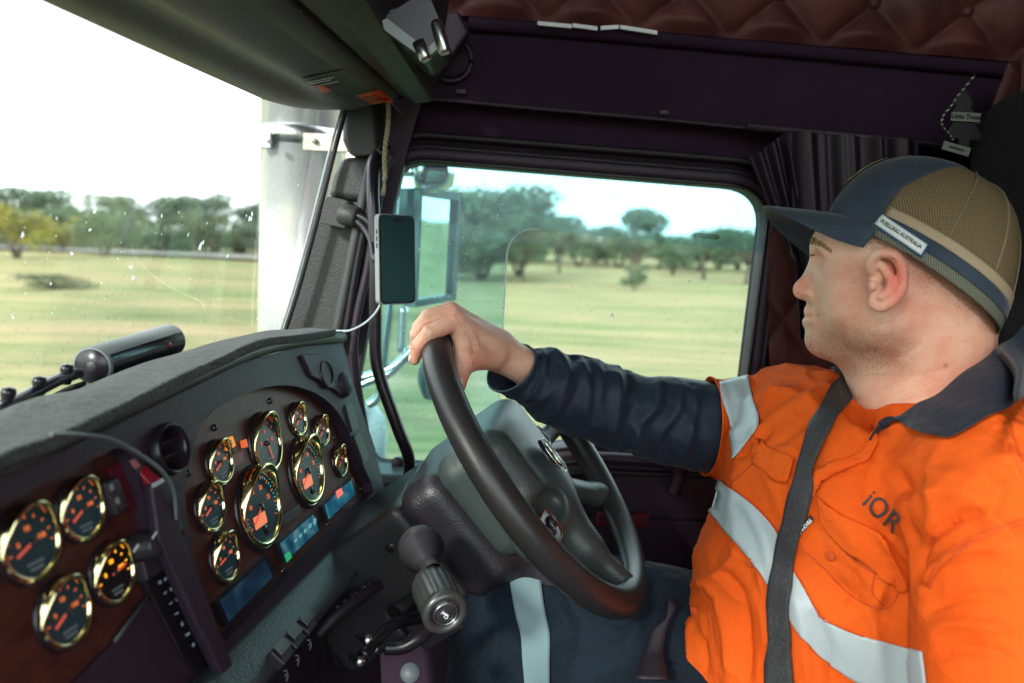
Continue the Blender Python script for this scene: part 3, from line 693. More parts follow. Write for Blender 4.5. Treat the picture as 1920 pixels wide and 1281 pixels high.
# right end: cheek, round vent, blank switches
dpl([(566, 665), (600, 662), (640, 690), (655, 740), (640, 740), (610, 720), (585, 705)], .014, .022, 'cheek_trim', PLd, bevel=.003)
def roundvent(x, y, R, sub=True):
    c = D(x, y, .016); V, Fs = lathe([(R*.78, -.012), (R*.80, .004), (R*.92, .009), (R, .007), (R*1.03, -.001)], c, DN, 32, DS); o = mk('round_vent', V, Fs, PLp, dash)
    V, Fs = lathe([(0, -.008), (R*.8, -.010)], c, DN, 32, DS); mk('vent_back', V, Fs, DARK, o)
    for k in (-.35, .15): g = G(); g.add(*box(c+DS*R*k*1.1-DN*.002, DL, nrm(DN+DS*.8), np.cross(DL, nrm(DN+DS*.8)), R*.74*math.sqrt(1-(k*1.1)**2), .006, .001)); g.mk('vent_vane', PLd, o, smooth=False)
roundvent(314, 843, .0245); roundvent(605, 703, .021)
V, Fs = lathe([(0, .014), (.012, .013), (.019, .008), (.021, 0)], D(640, 722, .017), DN, 24, DS); mk('vent_knob', V, Fs, PLd, dash)
for q in ([(648, 760), (660, 756), (673, 800), (662, 812)], [(664, 818), (676, 812), (693, 858), (682, 868)]):
    dpl(q, .015, .020, 'blank_switch', PLg if 0 else mat('blank plastic', (.030, .034, .036), .4), bevel=.0015, r=3)
# gauges ------------------------------------------------------------
FACE = mat('gauge face', (.010, .026, .032), .35, emis=((.02, .07, .09), .06)); FACED = mat('dark gauge face', (.006, .005, .007), .35)
def em(n, c, s): return mat(n, c, .5, emis=(c, s))
E_OR = em('lit orange', (1, .22, .05), .22); E_RD = em('lit red', (.9, .05, .03), .32); E_CY = em('lit cyan', (.15, .65, .75), .25); E_YE = em('lit amber', (1, .42, .02), .9); E_NE = em('needle', (.85, .12, .07), .2)
def gauge(x, y, R, kind, label=None, needle=200, hv=.017):
    c = D(x, y, 0.); N = 40; t = root('g', '', '', c); bpy.data.objects.remove(t)
    hb = .0065 if R > .035 else .005; hv = .011*(R/.028)**.8
    prof = []
    th = np.linspace(0, 2*math.pi, N, endpoint=False)
    top = np.maximum(0, np.cos(th))**1.3        # cos=1 at the top
    H = hb+hv*top; ring = lambda r, w: [c+(DL*math.sin(a)*r(a)+DS*math.cos(a)*r(a))+DN*w(i) for i, a in enumerate(th)]
    sq = lambda a: 1+.10*max(0, math.cos(a))**2-.08*math.exp(-((abs(math.atan2(math.sin(a), math.cos(a)))-.95)/.42)**2)
    rows = [ring(lambda a: R*1.16, lambda i: .0005), ring(lambda a: R*1.14, lambda i: .003), ring(lambda a: R*1.06, lambda i: .004), ring(lambda a: R*1.05*sq(a), lambda i: H[i]*.5), ring(lambda a: R*1.03*sq(a), lambda i: H[i]),
            ring(lambda a: R*.985*sq(a), lambda i: H[i]+.0012), ring(lambda a: R*.93*sq(a), lambda i: H[i]+.0004), ring(lambda a: R*.915*sq(a), lambda i: H[i]-.001), ring(lambda a: R*.90, lambda i: .0035)]
    V = [p for r_ in rows for p in r_]; Fs = [(k*N+i, k*N+(i+1) % N, (k+1)*N+(i+1) % N, (k+1)*N+i) for k in range(len(rows)-1) for i in range(N)]
    g = mk('gauge', V, Fs, GOLD, dash, mats=[GOLD, PLp], fm=[1 if k < 2 else 0 for k in range(len(rows)-1) for i in range(N)])
    if label: g['label'] = label
    V, Fs = lathe([(0, .003), (R*.93, .003)], c, DN, 32, DS); mk('gauge_face', V, Fs, FACED if kind in 'dy' else FACE, g, smooth=False)
    def pt(a, r, w=.0036): a = math.radians(a); return c+(DL*math.sin(a)+DS*math.cos(a))*R*r+DN*w
    def bar(a, r0, r1, wd, gg, w=.0036):
        p, q = pt(a, r0, w), pt(a, r1, w); ax = nrm(q-p); gg.add(*box((p+q)/2, ax, np.cross(ax, DN), DN, np.linalg.norm(q-p)/2, wd, .0002))
    tk = G(); tk2 = G()
    if R > .035:
        for k in range(31):
            a = -120+k*8; bar(a, .74 if k % 3 == 0 else .79, .85, .0005, tk if k % 3 == 0 else tk2)
        for i, s in enumerate(('10', '15', '20', '25')): V, Fs = text(s, R*.17, pt(-75+i*50, .52), DL, DS, .0001, bold=True); tk.add(V, Fs)
        V, Fs = lathe([(0, .0042), (R*.12, .004), (R*.14, .003)], c-DS*R*.62, DN, 12, DS); mk('trip_knob', V, Fs, PLp, g)
    else:
        for k in range(9): bar(-100+k*25, .70, .80, .0004, tk)
        for i, s in enumerate(('0', '50', '100') if R < .027 else ('0', '4', '8')): V, Fs = text(s, R*.21, pt(-80+i*80, .42), DL, DS, .0001, bold=True); tk.add(V, Fs)
    mk('scale_marks', tk.V, tk.F, {'y': E_YE, 'r': E_RD}.get(kind, E_OR), g, smooth=False)
    if tk2.V: mk('fine_marks', tk2.V, tk2.F, E_RD if kind == 'r' else E_CY, g, smooth=False)
    if kind == 'B':
        gg = G(); gg.add(*box(c-DS*R*.30-DL*R*.18+DN*.0036, DL, DS, DN, R*.32, R*.16, .0002)); gg.mk('odometer_screen', em('lit salmon', (1, .27, .12), .28), g, smooth=False)
    nd = G(); bar(needle, -.12, .62, .0010 if R < .035 else .0013, nd, .0048); nd.mk('needle', E_NE, g, smooth=False)
    V, Fs = lathe([(0, .0062), (R*.09, .006), (R*.10, .003)], c, DN, 12, DS); mk('needle_hub', V, Fs, PLp, g)
    if R < .035:
        tx = G(); 
        for k, wd in enumerate((.30, .24)): tx.add(*box(c-DS*R*(.55+.16*k)+DN*.0036, DL, DS, DN, R*wd, R*.04, .0001))
        tx.mk('unit_marks', mat('grey print', (.2, .24, .25), .6), g, smooth=False)
    return g
for a in [(50, 1020, .0265, 'o', 'gauge at the far left of the wood panel with bright orange figures', 250), (147, 957, .0235, 'o', 'gauge with a teal face above the pair of lower left gauges', 245), (116, 1150, .0245, 'o', 'dim unlit gauge at the lower left of the wood panel', 245), (207, 1076, .0235, 'y', 'gauge on the left panel with amber lit figures', 80),
          (408, 868, .0225, 'o', 'small gauge left of the orange warning lamp', 245), (390, 952, .0235, 'o', 'small gauge left of the large rev counter', 250), (418, 1046, .0240, 'o', 'small gauge lowest of the driver panel', 260),
          (496, 832, .034, 'r', 'medium gauge with red marks at the top middle', 170), (484, 952, .044, 'B', 'largest gauge, rev counter with salmon screen', 240), (573, 884, .043, 'B', 'large gauge right of the rev counter, the speedometer', 240),
          (555, 787, .0205, 'o', 'small gauge at the very top of the panel', 240), (599, 809, .0205, 'o', 'small gauge between the top gauge and the right-hand gauge', 240), (634, 865, .0215, 'd', 'small dark gauge at the far right of the panel', 240)]:
    gauge(a[0], a[1], a[2], a[3], a[4], a[5])
# screens along the bottom of the wood
def screen(p, cols, lab):
    o = dpl(p, 0, .006, 'screen_frame', PLp, bevel=.0012, r=3); o['label'] = lab
    c = np.mean(p, 0); P = [np.array(q)*.86+c*.14 for q in p]
    m = bpy.data.materials.new('lit screen'); m.use_nodes = True; t = m.node_tree; b = t.nodes['Principled BSDF']; b.inputs['Base Color'].default_value = (.01, .03, .04, 1); b.inputs['Roughness'].default_value = .15
    co = t.nodes.new('ShaderNodeTexCoord'); n = t.nodes.new('ShaderNodeTexNoise'); n.inputs['Scale'].default_value = 38; n.inputs['Detail'].default_value = 1
    r = t.nodes.new('ShaderNodeValToRGB'); e = r.color_ramp.elements; e[0].position = .36; e[1].position = .68; e[0].color = lin(cols[0]); e[1].color = lin(cols[2]); x = e.new(.52); x.color = lin(cols[1])
    t.links.new(co.outputs['Object'], n.inputs[0]); t.links.new(n.outputs[0], r.inputs[0]); t.links.new(r.outputs[0], b.inputs['Emission Color']); b.inputs['Emission Strength'].default_value = cols[3]
    mk('screen', [D(q[0], q[1], .0072) for q in P], [(0, 1, 2, 3)], m, o, smooth=False); return o, P
s1, P1 = screen([(604, 948), (662, 894), (671, 925), (613, 980)], ((.01, .10, .22), (.02, .22, .32), (.10, .45, .55), .22), 'small blue lit screen at the right end of the row')
s2, P2 = screen([(519, 1021), (592, 957), (604, 992), (531, 1060)], ((.01, .06, .14), (.02, .17, .26), (.18, .40, .45), .22), 'blue lit screen in the middle of the row with a green corner')
s3, P3 = screen([(404, 1130), (502, 1038), (520, 1078), (424, 1176)], ((.006, .01, .03), (.01, .03, .07), (.03, .07, .13), .2), 'dark unlit screen at the left end of the row')
def patch(p, w, name, m, par=dash):
    return mk(name, [D(x, y, w) for x, y in p], [(0, 1, 2, 3)], m, par, smooth=False)
patch([(629, 922), (640, 914), (644, 926), (633, 935)], .0078, 'red_icon', em('lit icon red', (.9, .15, .12), .35), s1)
patch([(533, 1041), (543, 1033), (548, 1045), (538, 1055)], .0078, 'green_icon', em('lit icon green', (.03, .40, .14), .3), s2)
g = G()
for k in range(5):
    a = np.array([552, 1018])+np.array([9, -8.4])*k; g.add([D(a[0]+i*5, a[1]+j*10-i*4, .0078) for i, j in ((0, 0), (1, 0), (1, -.5-.12*k), (0, -.5-.12*k))], [(0, 1, 2, 3)])
g.mk('screen_bars', em('lit pale blue', (.25, .6, .7), .15), s2, smooth=False)
# warning lamps between the gauges
def lamp(p, name, m, s=None, tc_=BLKI, w=.004):
    o = dpl(p, 0, w, name, m, bevel=.0006)
    if s:
        c = D(*np.mean(p, 0), w+.0003); V, Fs = text(s, .006, c, DL, DS, .0001, bold=True); mk('lamp_print', V, Fs, tc_, o, smooth=False)
    return o
lamp([(418, 828), (437, 817), (443, 836), (426, 846)], 'warning_lamp', em('amber lens', (.85, .28, .03), .35), 'ATC')['label'] = 'amber warning lamp'
lamp([(433, 854), (455, 845), (459, 865), (438, 876)], 'warning_lamp', mat('red lens off', (.20, .025, .03), .4))['label'] = 'dull red warning lamp below the amber one'
lamp([(455, 826), (463, 823), (466, 838), (458, 840)], 'warning_lamp', em('orange lens', (.75, .13, .03), .3))['label'] = 'narrow orange lamp beside the medium gauge'
BLK2 = mat('satin black', (.028, .024, .030), .38)
dpl([(527, 968), (562, 944), (566, 962), (533, 988)], 0, .003, 'blank_plate', mat('blank plate', (.050, .042, .05), .5), bevel=.001)
# screws
for x, y in [(402, 802), (506, 752), (400, 1184), (427, 1193), (614, 983), (530, 1070), (676, 916), (626, 820), (238, 846), (352, 888), (415, 1236)]:
    V, Fs = lathe([(0, .0032), (.0022, .003), (.0036, .0018), (.0042, 0)], D(x, y, .0005), DN, 14, DS); mk('panel_screw', V, Fs, mat('black screw', (.05, .05, .055), .25, metal=.6) if not bpy.data.materials.get('black screw') else bpy.data.materials['black screw'], dash)
# left panel switches
g1 = dpl([(196, 905), (222, 892), (246, 952), (222, 968)], 0, .012, 'rocker_switch', BLK2, bevel=.003); g1['label'] = 'black rocker switch left of the red switch'
for k, (x, y) in enumerate(((208, 913), (219, 938))): patch([(x-5, y-2), (x+3, y-7), (x+7, y+5), (x-1, y+9)], .0124, 'rocker_icon', mat('icon grey', (.25, .28, .3), .6), g1)
red = mat('red switch guard', (.28, .012, .022), .25, spec=.6); rp = dpl([(203, 878), (236, 862), (278, 945), (252, 960), (228, 925)], 0, .005, 'red_switch', mat('red plate', (.10, .008, .018), .35), bevel=.001)
rp['label'] = 'red parking brake switch'
P = [D(240, 862, .010), D(258, 858, .012), D(308, 905, .026), D(290, 917, .024)]; V, Fs = plate(P, [], -DN*.007); mk('switch_cover', V, Fs, red, rp, smooth=False, bevel=.0012)
patch([(242, 864), (254, 860), (264, 874), (252, 880)], .0165, 'switch_icon', mat('red icon', (.45, .14, .14), .5), rp)
P = [D(283, 908, .027), D(303, 897, .0275), D(307, 903, .0275), D(287, 915, .027)]; V, Fs = plate(P, [], DN*.001); mk('cover_label', V, Fs, mat('white label', (.6, .66, .68), .4), rp, smooth=False)
V, Fs = lathe([(0, .010), (.008, .009), (.010, .004), (.011, 0)], D(262, 938, .001), DN, 20, DS); mk('red_lens', V, Fs, em('glow red', (.75, .01, .02), .25), rp)
def dbox(x, y, hx, hy, w, name, m, par=dash, dy=0, bev=.002):
    c = D(x, y, 0); g = G(); g.add(*box(c+DN*w/2, DL, DS, DN, hx, hy, w/2)); return g.mk(name, m, par, smooth=False, bevel=bev)
for x, y, lab in ((255, 1028, 'tall black knob of the twin rotary control'), (290, 1003, 'upper black knob with a pale mark')):
    V, Fs = lathe([(.0135, 0), (.0135, .004), (.0120, .006), (.0112, .020), (.0098, .0225), (0, .0225)], D(x, y, .001), DN, 28, DS); k_ = mk('rotary_knob', V, Fs, BLK2, dash); k_['label'] = lab
    g = G(); g.add(*box(D(x, y, .0240), nrm(DL+DS*.4), DS, DN, .004, .001, .0004)); g.mk('knob_mark', WHT, k_, smooth=False)
dbox(288, 1045, .014, .010, .012, 'push_switch', BLK2); dbox(262, 1066, .012, .009, .014, 'push_switch', BLK2)
# radio strip and dark pocket
pk = dpl([(120, 1300), (214, 1204), (288, 1104), (300, 1112), (382, 1262), (370, 1300), (240, 1420)], -.0, .004, 'storage_pocket', mat('pocket', (.026, .014, .028), .55), bevel=.001)
rs = dpl([(270, 1090), (296, 1066), (330, 1092), (402, 1236), (372, 1262), (345, 1235)], 0, .008, 'radio_strip', PLp, bevel=.002)
rr_ = random.Random(5); g = G()
for k in range(7):
    x, y = 304+k*10.5, 1092+k*19.5
    for j in range(rr_.choice((1, 2, 2))):
        a = D(x+j*11-4, y-j*7, .0086); g.add(*box(a, nrm(DL+DS*rr_.uniform(-.3, .3)), DS, DN, rr_.uniform(.0012, .0030), rr_.uniform(.0006, .0018), .0002))
g.mk('radio_marks', mat('radio print', (.42, .48, .50), .5), rs, smooth=False)
V, Fs = lathe([(.0065, 0), (.0065, .008), (.0055, .0095), (.0040, .0095), (.0036, .004), (0, .004)], D(375, 1184, .006), DN, 24, DS); mk('radio_knob', V, Fs, STL, rs)
# bottom-left handle edge
mk('pocket_lip', *tube([D(x, y, .006) for x, y in [(214, 1204), (288, 1104)]], .002, 8), LG, pk)
# divider strip with the pale hose entering it
dv = [(206, 842), (300, 858), (322, 905), (338, 985), (372, 1085), (412, 1190), (440, 1262)]
V, Fs = plate([D(x, y, .026) for x, y in [(286, 905), (318, 898), (340, 930), (342, 1000), (385, 1115), (430, 1222), (452, 1268), (420, 1268), (372, 1172), (336, 1090), (300, 1010)]], [], -DN*.012)
mk('divider', V, Fs, PLd, dash, smooth=False, bevel=.004)
hz = spline([D(x, y, w_) for x, y, w_ in [(96, 815, .045), (150, 816, .040), (208, 824, .036), (262, 852, .034), (306, 886, .034), (326, 925, .030), (330, 975, .026)]], 8)
o = mk('hose', *tube(hz, [.0018]*len(hz), 10), mat('hose grey', (.12, .14, .14), .4)); setp(o, 'thin grey hose curving from the felt mat down over the wood panel', 'hose')
# switch row under the ledge
def under(px, py, lab):
    c = D(px, py, .048); g = G(); yv = nrm(DS*.6+DN*.8); g.add(*box(c, DL, yv, np.cross(DL, yv), .0125, .006, .010)); o = g.mk('toggle_switch', BLK2, dash, smooth=False, bevel=.002); o['label'] = lab
    g = G(); g.add(*box(c+yv*.006+DS*.006, DL, yv, np.cross(DL, yv), .0105, .0015, .0065)); g.mk('toggle_cap', mat('cap grey', (.08, .09, .09), .3) if not bpy.data.materials.get('cap grey') else bpy.data.materials['cap grey'], o, smooth=False, bevel=.001)
under(572, 1174, 'right switch of the row under the ledge'); under(549, 1200, 'middle switch of the row under the ledge'); under(525, 1229, 'left switch of the row under the ledge')
o = None
V, Fs = plate([D(x, y, .040) for x, y in roundpoly([(490, 1262), (560, 1180), (600, 1190), (606, 1250), (560, 1330), (470, 1330)], 8, 4)], [], -DN*.02); mk('switch_plate', V, Fs, mat('switch plate', (.012, .008, .014), .35), dash, smooth=False, bevel=.002)
g = G()
for x, y in ((581, 1207), (558, 1236), (537, 1265)):
    c = D(x, y, .0412)
    for k in range(3): g.add(*box(c+DS*(.004-.004*k), nrm(DL+DS*.5*(k-1)), DS, DN, .0035, .0007, .0002))
g.mk('switch_print', mat('switch print', (.35, .38, .38), .5), dash, smooth=False)
# knobs, coiled hose and levers under the dash
def bolt_(x, y, Y, r, name, m, lab, cat, ax=None):
    V, Fs = lathe([(0, .0), (r*.8, .0), (r, -.004), (r, -.012), (r*.6, -.014), (r*.6, -.05)], at(x, y, Y), ax if ax is not None else nrm(np.array([.7, -.7, .1])), 20); o = mk(name, V, Fs, m); setp(o, lab, cat)
ux = root('under_dash_plumbing', 'coiled hose and chrome fittings in the dark below the dashboard', 'fittings', at(690, 1300, .95))
hx = [at(x, y, Y) for x, y, Y in [(590, 1195, .86), (635, 1150, .88), (690, 1108, .92), (720, 1090, .95)]]; mk('hose', *tube(spline(hx, 8), .009, 10), RUB, ux)
sp = spline(hx[1:], 30); V = []
pts = []
for i, p in enumerate(sp):
    a = i*1.9; pts.append(p+.0115*(Z_*math.sin(a)+nrm(np.array([.6, .8, 0]))*math.cos(a)))
mk('coil', *tube(pts, .0013, 6), mat('coil wire', (.12, .13, .13), .3, metal=.5), ux)
for x, y, Y, r in ((688, 1018, 1.0, .006), (690, 1200, .80, .0062), (704, 1216, .80, .0045), (675, 1240, .78, .006)):
    V, Fs = lathe([(0, .006), (r*.8, .006), (r, .003), (r, -.01), (r*.7, -.012), (r*.7, -.03)], at(x, y, Y), nrm(np.array([.5, -.8, .3])), 16); mk('chrome_fitting', V, Fs, STL, ux)
mk('lever_tube', *tube(spline([at(x, y, Y) for x, y, Y in [(680, 1230, .78), (700, 1208, .8), (740, 1170, .84), (790, 1160, .9)]], 6), .007, 10), PLp, ux)
mk('lever_rod', *tube(spline([at(x, y, Y) for x, y, Y in [(722, 1215, .80), (760, 1212, .80), (800, 1185, .80), (822, 1160, .78)]], 6), .008, 10), PLp, ux)
V, Fs = lathe([(0, .003), (.010, .002), (.011, -.004), (0, -.005)], at(769, 1262, .74), nrm(np.array([.1, -.8, .6])), 24); o = mk('round_tag', V, Fs, mat('tag', (.10, .12, .13), .5)); setp(o, 'small pale round knob low under the steering column', 'knob')
# footwell shell
fw = G(); fw.add(*plate([np.array(p, float) for p in [(-1.1, -.3, 1.2), (1.9, -.3, 1.2), (1.9, 1.33, 1.2), (-1.1, 1.33, 1.2)]], [], Z_*-.02)); o = fw.mk('cab_floor', DARK, smooth=False); setp(o, 'dark floor of the cab', 'floor')
fw = G(); fw.add(*plate([np.array(p, float) for p in [(-.62, -.3, 1.2), (-.62, 1.33, 1.2), (-.62, 1.33, 1.85), (-.62, -.3, 1.75)]], [], X_*-.02)); o = fw.mk('firewall', DARK, smooth=False); setp(o, 'dark bulkhead below the windscreen', 'wall')

# windscreen pane from mat to console
a1, a2 = at(540, 660, 1.275)+X_*-.03, at(640, 150, 1.275)+X_*-.02
g = G(); Lw = nrm(np.array([.131, 1, 0])); V, Fs = plate([a1-Z_*.1, a1-Z_*.1-Lw*1.9, a2-Lw*1.9+Z_*.03, a2+Z_*.03], [], X_*-.004)
ws = mk('windscreen', V, Fs, GL_W, smooth=False); setp(ws, 'clear windscreen pane flecked with dried bug marks', 'windscreen')
wN = nrm(np.cross(Lw, a2-a1)); g = G(); rb = random.Random(11)
SPK = [(372, 463, 9), (378, 455, 6), (240, 500, 6), (246, 522, 7), (130, 475, 4), (175, 395, 5), (300, 405, 4), (332, 398, 3), (465, 410, 8), (470, 402, 5), (425, 480, 4), (38, 440, 5), (165, 430, 4), (350, 440, 4), (240, 258, 5), (275, 280, 2), (448, 170, 2), (410, 345, 2)]+[(rb.uniform(0, 480), rb.uniform(340, 600), rb.uniform(1, 2.4)) for _ in range(70)]+[(rb.uniform(495, 620), rb.uniform(230, 600), rb.uniform(1, 2.6)) for _ in range(22)]
for x, y, s in [q for q in SPK if q[1] > 345 or q[0] > 490]:
    for k in range(3 if s > 3 else 1):
        c = pl(x+rb.uniform(-s, s)*.8*(k > 0), y+rb.uniform(-s, s)*.8*(k > 0), a1, wN)+X_*.002; r_ = s*rb.uniform(.35, .7)/1500/(1+k*.5); th0 = rb.uniform(0, 3)
        e1 = nrm(np.cross(wN, X_*.3+Z_)); e2 = np.cross(wN, e1); P = [c+e1*math.cos(t+th0)*r_*rb.uniform(.5, 1.3)+e2*math.sin(t+th0)*r_*rb.uniform(.8, 2.0) for t in np.linspace(0, 2*math.pi, 8)[:-1]]
        g.add(P, [tuple(range(7))])
bgm = mat('dried bug', (.85, .88, .88), .8); bt_ = bgm.node_tree; tl_ = bt_.nodes.new('ShaderNodeBsdfTranslucent'); tl_.inputs[0].default_value = (.85, .9, .9, 1); mx_ = bt_.nodes.new('ShaderNodeMixShader'); mx_.inputs[0].default_value = .65
bt_.links.new(bt_.nodes['Principled BSDF'].outputs[0], mx_.inputs[1]); bt_.links.new(tl_.outputs[0], mx_.inputs[2]); bt_.links.new(mx_.outputs[0], bt_.nodes['Material Output'].inputs[0])
g.mk('bug_marks', bgm, ws, smooth=False)

# camera bar on its arm
def dashcam():
    a, b = at(172, 687, .80), at(322, 637, .98); ax = nrm(b-a); L = np.linalg.norm(b-a); R = .0215
    t = root('dash_camera', 'grey cylindrical driver monitoring camera on a jointed arm on the dash mat', 'camera', a-Z_*.03)
    up_ = nrm(Z_-ax*ax[2]); V, Fs = lathe([(0, 0), (R*.90, 0), (R, .002), (R, L-.006), (R*.8, L-.001), (0, L)], a, ax, 48, up_); mk('camera_body', V, Fs, mat('silver plastic', (.15, .17, .17), .5, bump=(600, .3, .0004)), t)
    # dark window along the side facing the cab, and end cap
    fd = nrm(np.cross(ax, up_)); fd = fd if fd[1] < 0 else -fd; rows = []
    fd = nrm(fd+X_*.6-ax*np.dot(X_*.6, ax)); u2 = nrm(np.cross(ax, fd)); u2 = u2 if u2[2] > 0 else -u2
    for h in np.linspace(.004, L-.010, 10): rows.append([a+ax*h+(fd*math.cos(t_)+u2*math.sin(t_))*(R+.0006) for t_ in np.linspace(-1.2, .62, 14)])
    V, Fs = grid(rows); mk('dark_window', V, Fs, mat('camera window', (.012, .010, .014), .12), t)
    V, Fs = lathe([(0, -.0012), (R*.86, -.0012), (R*.9, .001)], a, ax, 40); mk('end_cap', V, Fs, PLp, t)
    V, Fs = lathe([(0, -.0022), (.004, -.002), (.0055, -.001)], a, ax, 20); mk('end_mark', V, Fs, PLg, t)
    V, Fs = lathe([(0, .0012), (.004, .0012), (.0045, 0)], a+ax*L*.72+(fd*math.cos(.1)+u2*math.sin(.1))*(R+.0004), fd, 16); mk('camera_lens', V, Fs, mat('lens red', (.25, .02, .02), .1), t)
    V, Fs = text('GUARDIAN', .006, a+ax*L*.30+(fd*math.cos(-.75)+u2*math.sin(-.75))*(R+.0012), ax, nrm(np.cross(fd*math.cos(-.75)+u2*math.sin(-.75), ax)) if 0 else u2, .0001); 
    arm = [at(146, 700, .78), at(110, 712, .74), at(60, 738, .70), at(10, 764, .66), at(-30, 790, .63)]; mk('arm', *tube(spline(arm, 5), .0062, 12), PLp, t)
    mk('arm_rod', *tube(spline([p-Z_*.011+X_*.006 for p in arm], 5), .003, 8), PLp, t)
    for x, y, Y in ((124, 702, .755), (72, 726, .71), (14, 748, .665)):
        V, Fs = lathe([(0, -.011), (.0055, -.010), (.0065, -.006), (.005, 0), (.0065, .006), (.0055, .010), (0, .011)], at(x, y, Y), nrm(Z_+X_*.2), 18); mk('arm_joint', V, Fs, PLp, t)
    g = G(); g.add(*box(at(80, 742, .70)-Z_*.012, nrm(arm[1]-arm[2]), X_, Z_, .028, .018, .0015)); g.mk('arm_foot', mat('pale foot', (.45, .5, .5), .4), t, smooth=False, bevel=.001)
dashcam()

# phone on its pillar clamp
def phone():
    c = at(742, 487, 1.12); th = math.radians(50); ax = np.array([math.cos(th), math.sin(th), .0]); n = np.array([math.sin(th), -math.cos(th), .05]); n = nrm(n); ay = nrm(np.cross(n, ax)); ay = ay if ay[2] > 0 else -ay
    t = root('phone', 'upright smartphone in a grey case clamped beside the pillar', 'phone', c-ay*.07)
    hw, hh, R_ = .0355, .0665, .0095
    rp2 = roundpoly([(-hw, -hh), (hw, -hh), (hw, hh), (-hw, hh)], R_, 6)
    V, Fs = plate([c+ax*p[0]+ay*p[1]+n*.004 for p in rp2], [], -n*.009); mk('case', V, Fs, mat('phone case', (.24, .25, .25), .45), t, smooth=False, bevel=.002)
    V, Fs = plate([c+ax*p[0]*.955+ay*p[1]*.975+n*.0046 for p in rp2], [], -n*.001); mk('bezel', V, Fs, PLp, t, smooth=False)
    mk('screen', [c+ax*p[0]*.90+ay*p[1]*.95+n*.0050 for p in rp2], [tuple(range(len(rp2)))], mat('phone screen', (.030, .075, .078), .05, spec=1), t, smooth=False)
    g = G(); g.add(*box(c+ay*.058+n*.0052, ax, ay, n, .007, .0022, .0002)); g.mk('camera_island', PLp, t, smooth=False)
    for z in (.040, .030, .020): g = G(); g.add(*box(c-ax*(hw+.0002)+ay*z, n, ay, ax, .0012, .0035, .0005)); g.mk('side_button', PLp, t, smooth=False)
    m = root('phone_mount', 'black clamp and bent arm holding the phone to the pillar', 'mount', at(640, 420, 1.2))
    P = [at(x, y, 1.20) for x, y in roundpoly([(612, 368), (652, 376), (648, 428), (598, 418)], 6, 4)]; V, Fs = plate(P, [], Y_*.05); mk('clamp', V, Fs, PLg, m, smooth=False, bevel=.005)
    V, Fs = lathe([(0, 0), (.0155, 0), (.017, .004), (.017, .028), (.013, .031), (0, .031)], at(640, 400, 1.2), nrm(at(676, 410, 1.19)-at(640, 400, 1.2)), 24); mk('ball_collar', V, Fs, PLg, m)
    mk('arm', *tube(spline([at(x, y, Y) for x, y, Y in [(664, 402, 1.19), (690, 415, 1.18), (705, 440, 1.16), (712, 480, 1.14), (722, 488, 1.125)]], 6), .0058, 12), PLp, m)
    mk('arm', *tube(spline([at(x, y, Y) for x, y, Y in [(664, 412, 1.19), (684, 428, 1.18), (697, 452, 1.16), (703, 485, 1.14), (720, 492, 1.125)]], 6), .0058, 12), PLp, m)
    V, Fs = lathe([(0, -.006), (.0065, -.005), (.008, 0), (.0065, .005), (0, .006)], at(704, 485, 1.13), -X_, 18); mk('thumb_knob', V, Fs, PLg, m)
    cb = spline([at(x, y, Y) for x, y, Y in [(717, 560, 1.115), (706, 584, 1.12), (684, 606, 1.14), (655, 620, 1.17), (626, 622, 1.19), (612, 640, 1.2)]], 8)
    o = mk('charging_cable', *tube(cb, .0016, 8), mat('pale cable', (.50, .56, .56), .4)); setp(o, 'thin pale cable hanging in a curve from the phone to the dash', 'cable')
phone()
# braided cord from the console corner
def cord():
    top, bot = at(728, 192, 1.165), at(721, 335, 1.165); g = G(); n = 90
    for ph in (0, 2.094, 4.188):
        pts = []
        for i in range(n):
            s = i/(n-1); a = s*30+ph; pts.append(top*(1-s)+bot*s+.0020*math.cos(a)*X_+.0011*math.sin(2*a)*Y_+X_*.0015*math.sin(s*7))
        g.add(*tube(pts, .0019, 6))
    for k in range(4): g.add(*tube([bot, bot-Z_*.012+X_*(.001*k-.0015), bot-Z_*.026+X_*(.0022*k-.006)], [.0014, .0013, .0008], 6))
    g.add(*tube([bot+Z_*.002, bot-Z_*.004], .0034, 8))
    t = root('braided_cord', 'tan braided cord hanging from the corner of the overhead console', 'cord', top)
    g.mk('cord_braid', mat('tan cord', (.30, .27, .18), .7, bump=(700, .5, .0005)), t)
    mk('hook', *tube(spline([top+Z_*.012+X_*.006, top+Z_*.014, top+Z_*.006-X_*.004, top+X_*.001], 6), .0018, 8), STL, t)
cord()
# ================================================================== steering wheel and column
WC = np.array([.0453, .9823, 2.1176]); WN = nrm([.76468, -.14795, .62719]); WT = nrm(np.cross(WN, Y_)); WF = np.cross(WN, WT); WF = WF if WF[1] > 0 else -WF
def W(far, top, n): return WC+WF*far+WT*top+WN*n
WR = np.stack([WF, WT, WN])
def toW(V): return WC+V@WR
WHL = mat('wheel leather', (.022, .020, .020), .38, spec=.5, bump=[(520, .35, .0007, 3)])
HUB = mat('hub plastic', (.040, .056, .053), .40, spec=.6, bump=[(480, .6, .0010, 2)])
wheel = root('steering_wheel', 'large black leather steering wheel gripped at the top by the driver', 'steering wheel', WC)
ring = [W(.215*math.sin(a), .215*math.cos(a), 0) for a in np.linspace(0, 2*math.pi, 121)[:-1]]
V = []; n = 24; m = len(ring)
for i, a in enumerate(np.linspace(0, 2*math.pi, 121)[:-1]):
    o_ = nrm(ring[i]-WC)
    for k in range(n):
        t = 2*math.pi*k/n; rr = .0195*(1+.04*math.cos(2*t)); V.append(ring[i]+(o_*math.cos(t)+WN*math.sin(t))*rr)
Fs = [(i*n+k, ((i+1) % m)*n+k, ((i+1) % m)*n+(k+1) % n, i*n+(k+1) % n) for i in range(m) for k in range(n)]
rim = mk('rim', V, Fs, WHL, wheel)
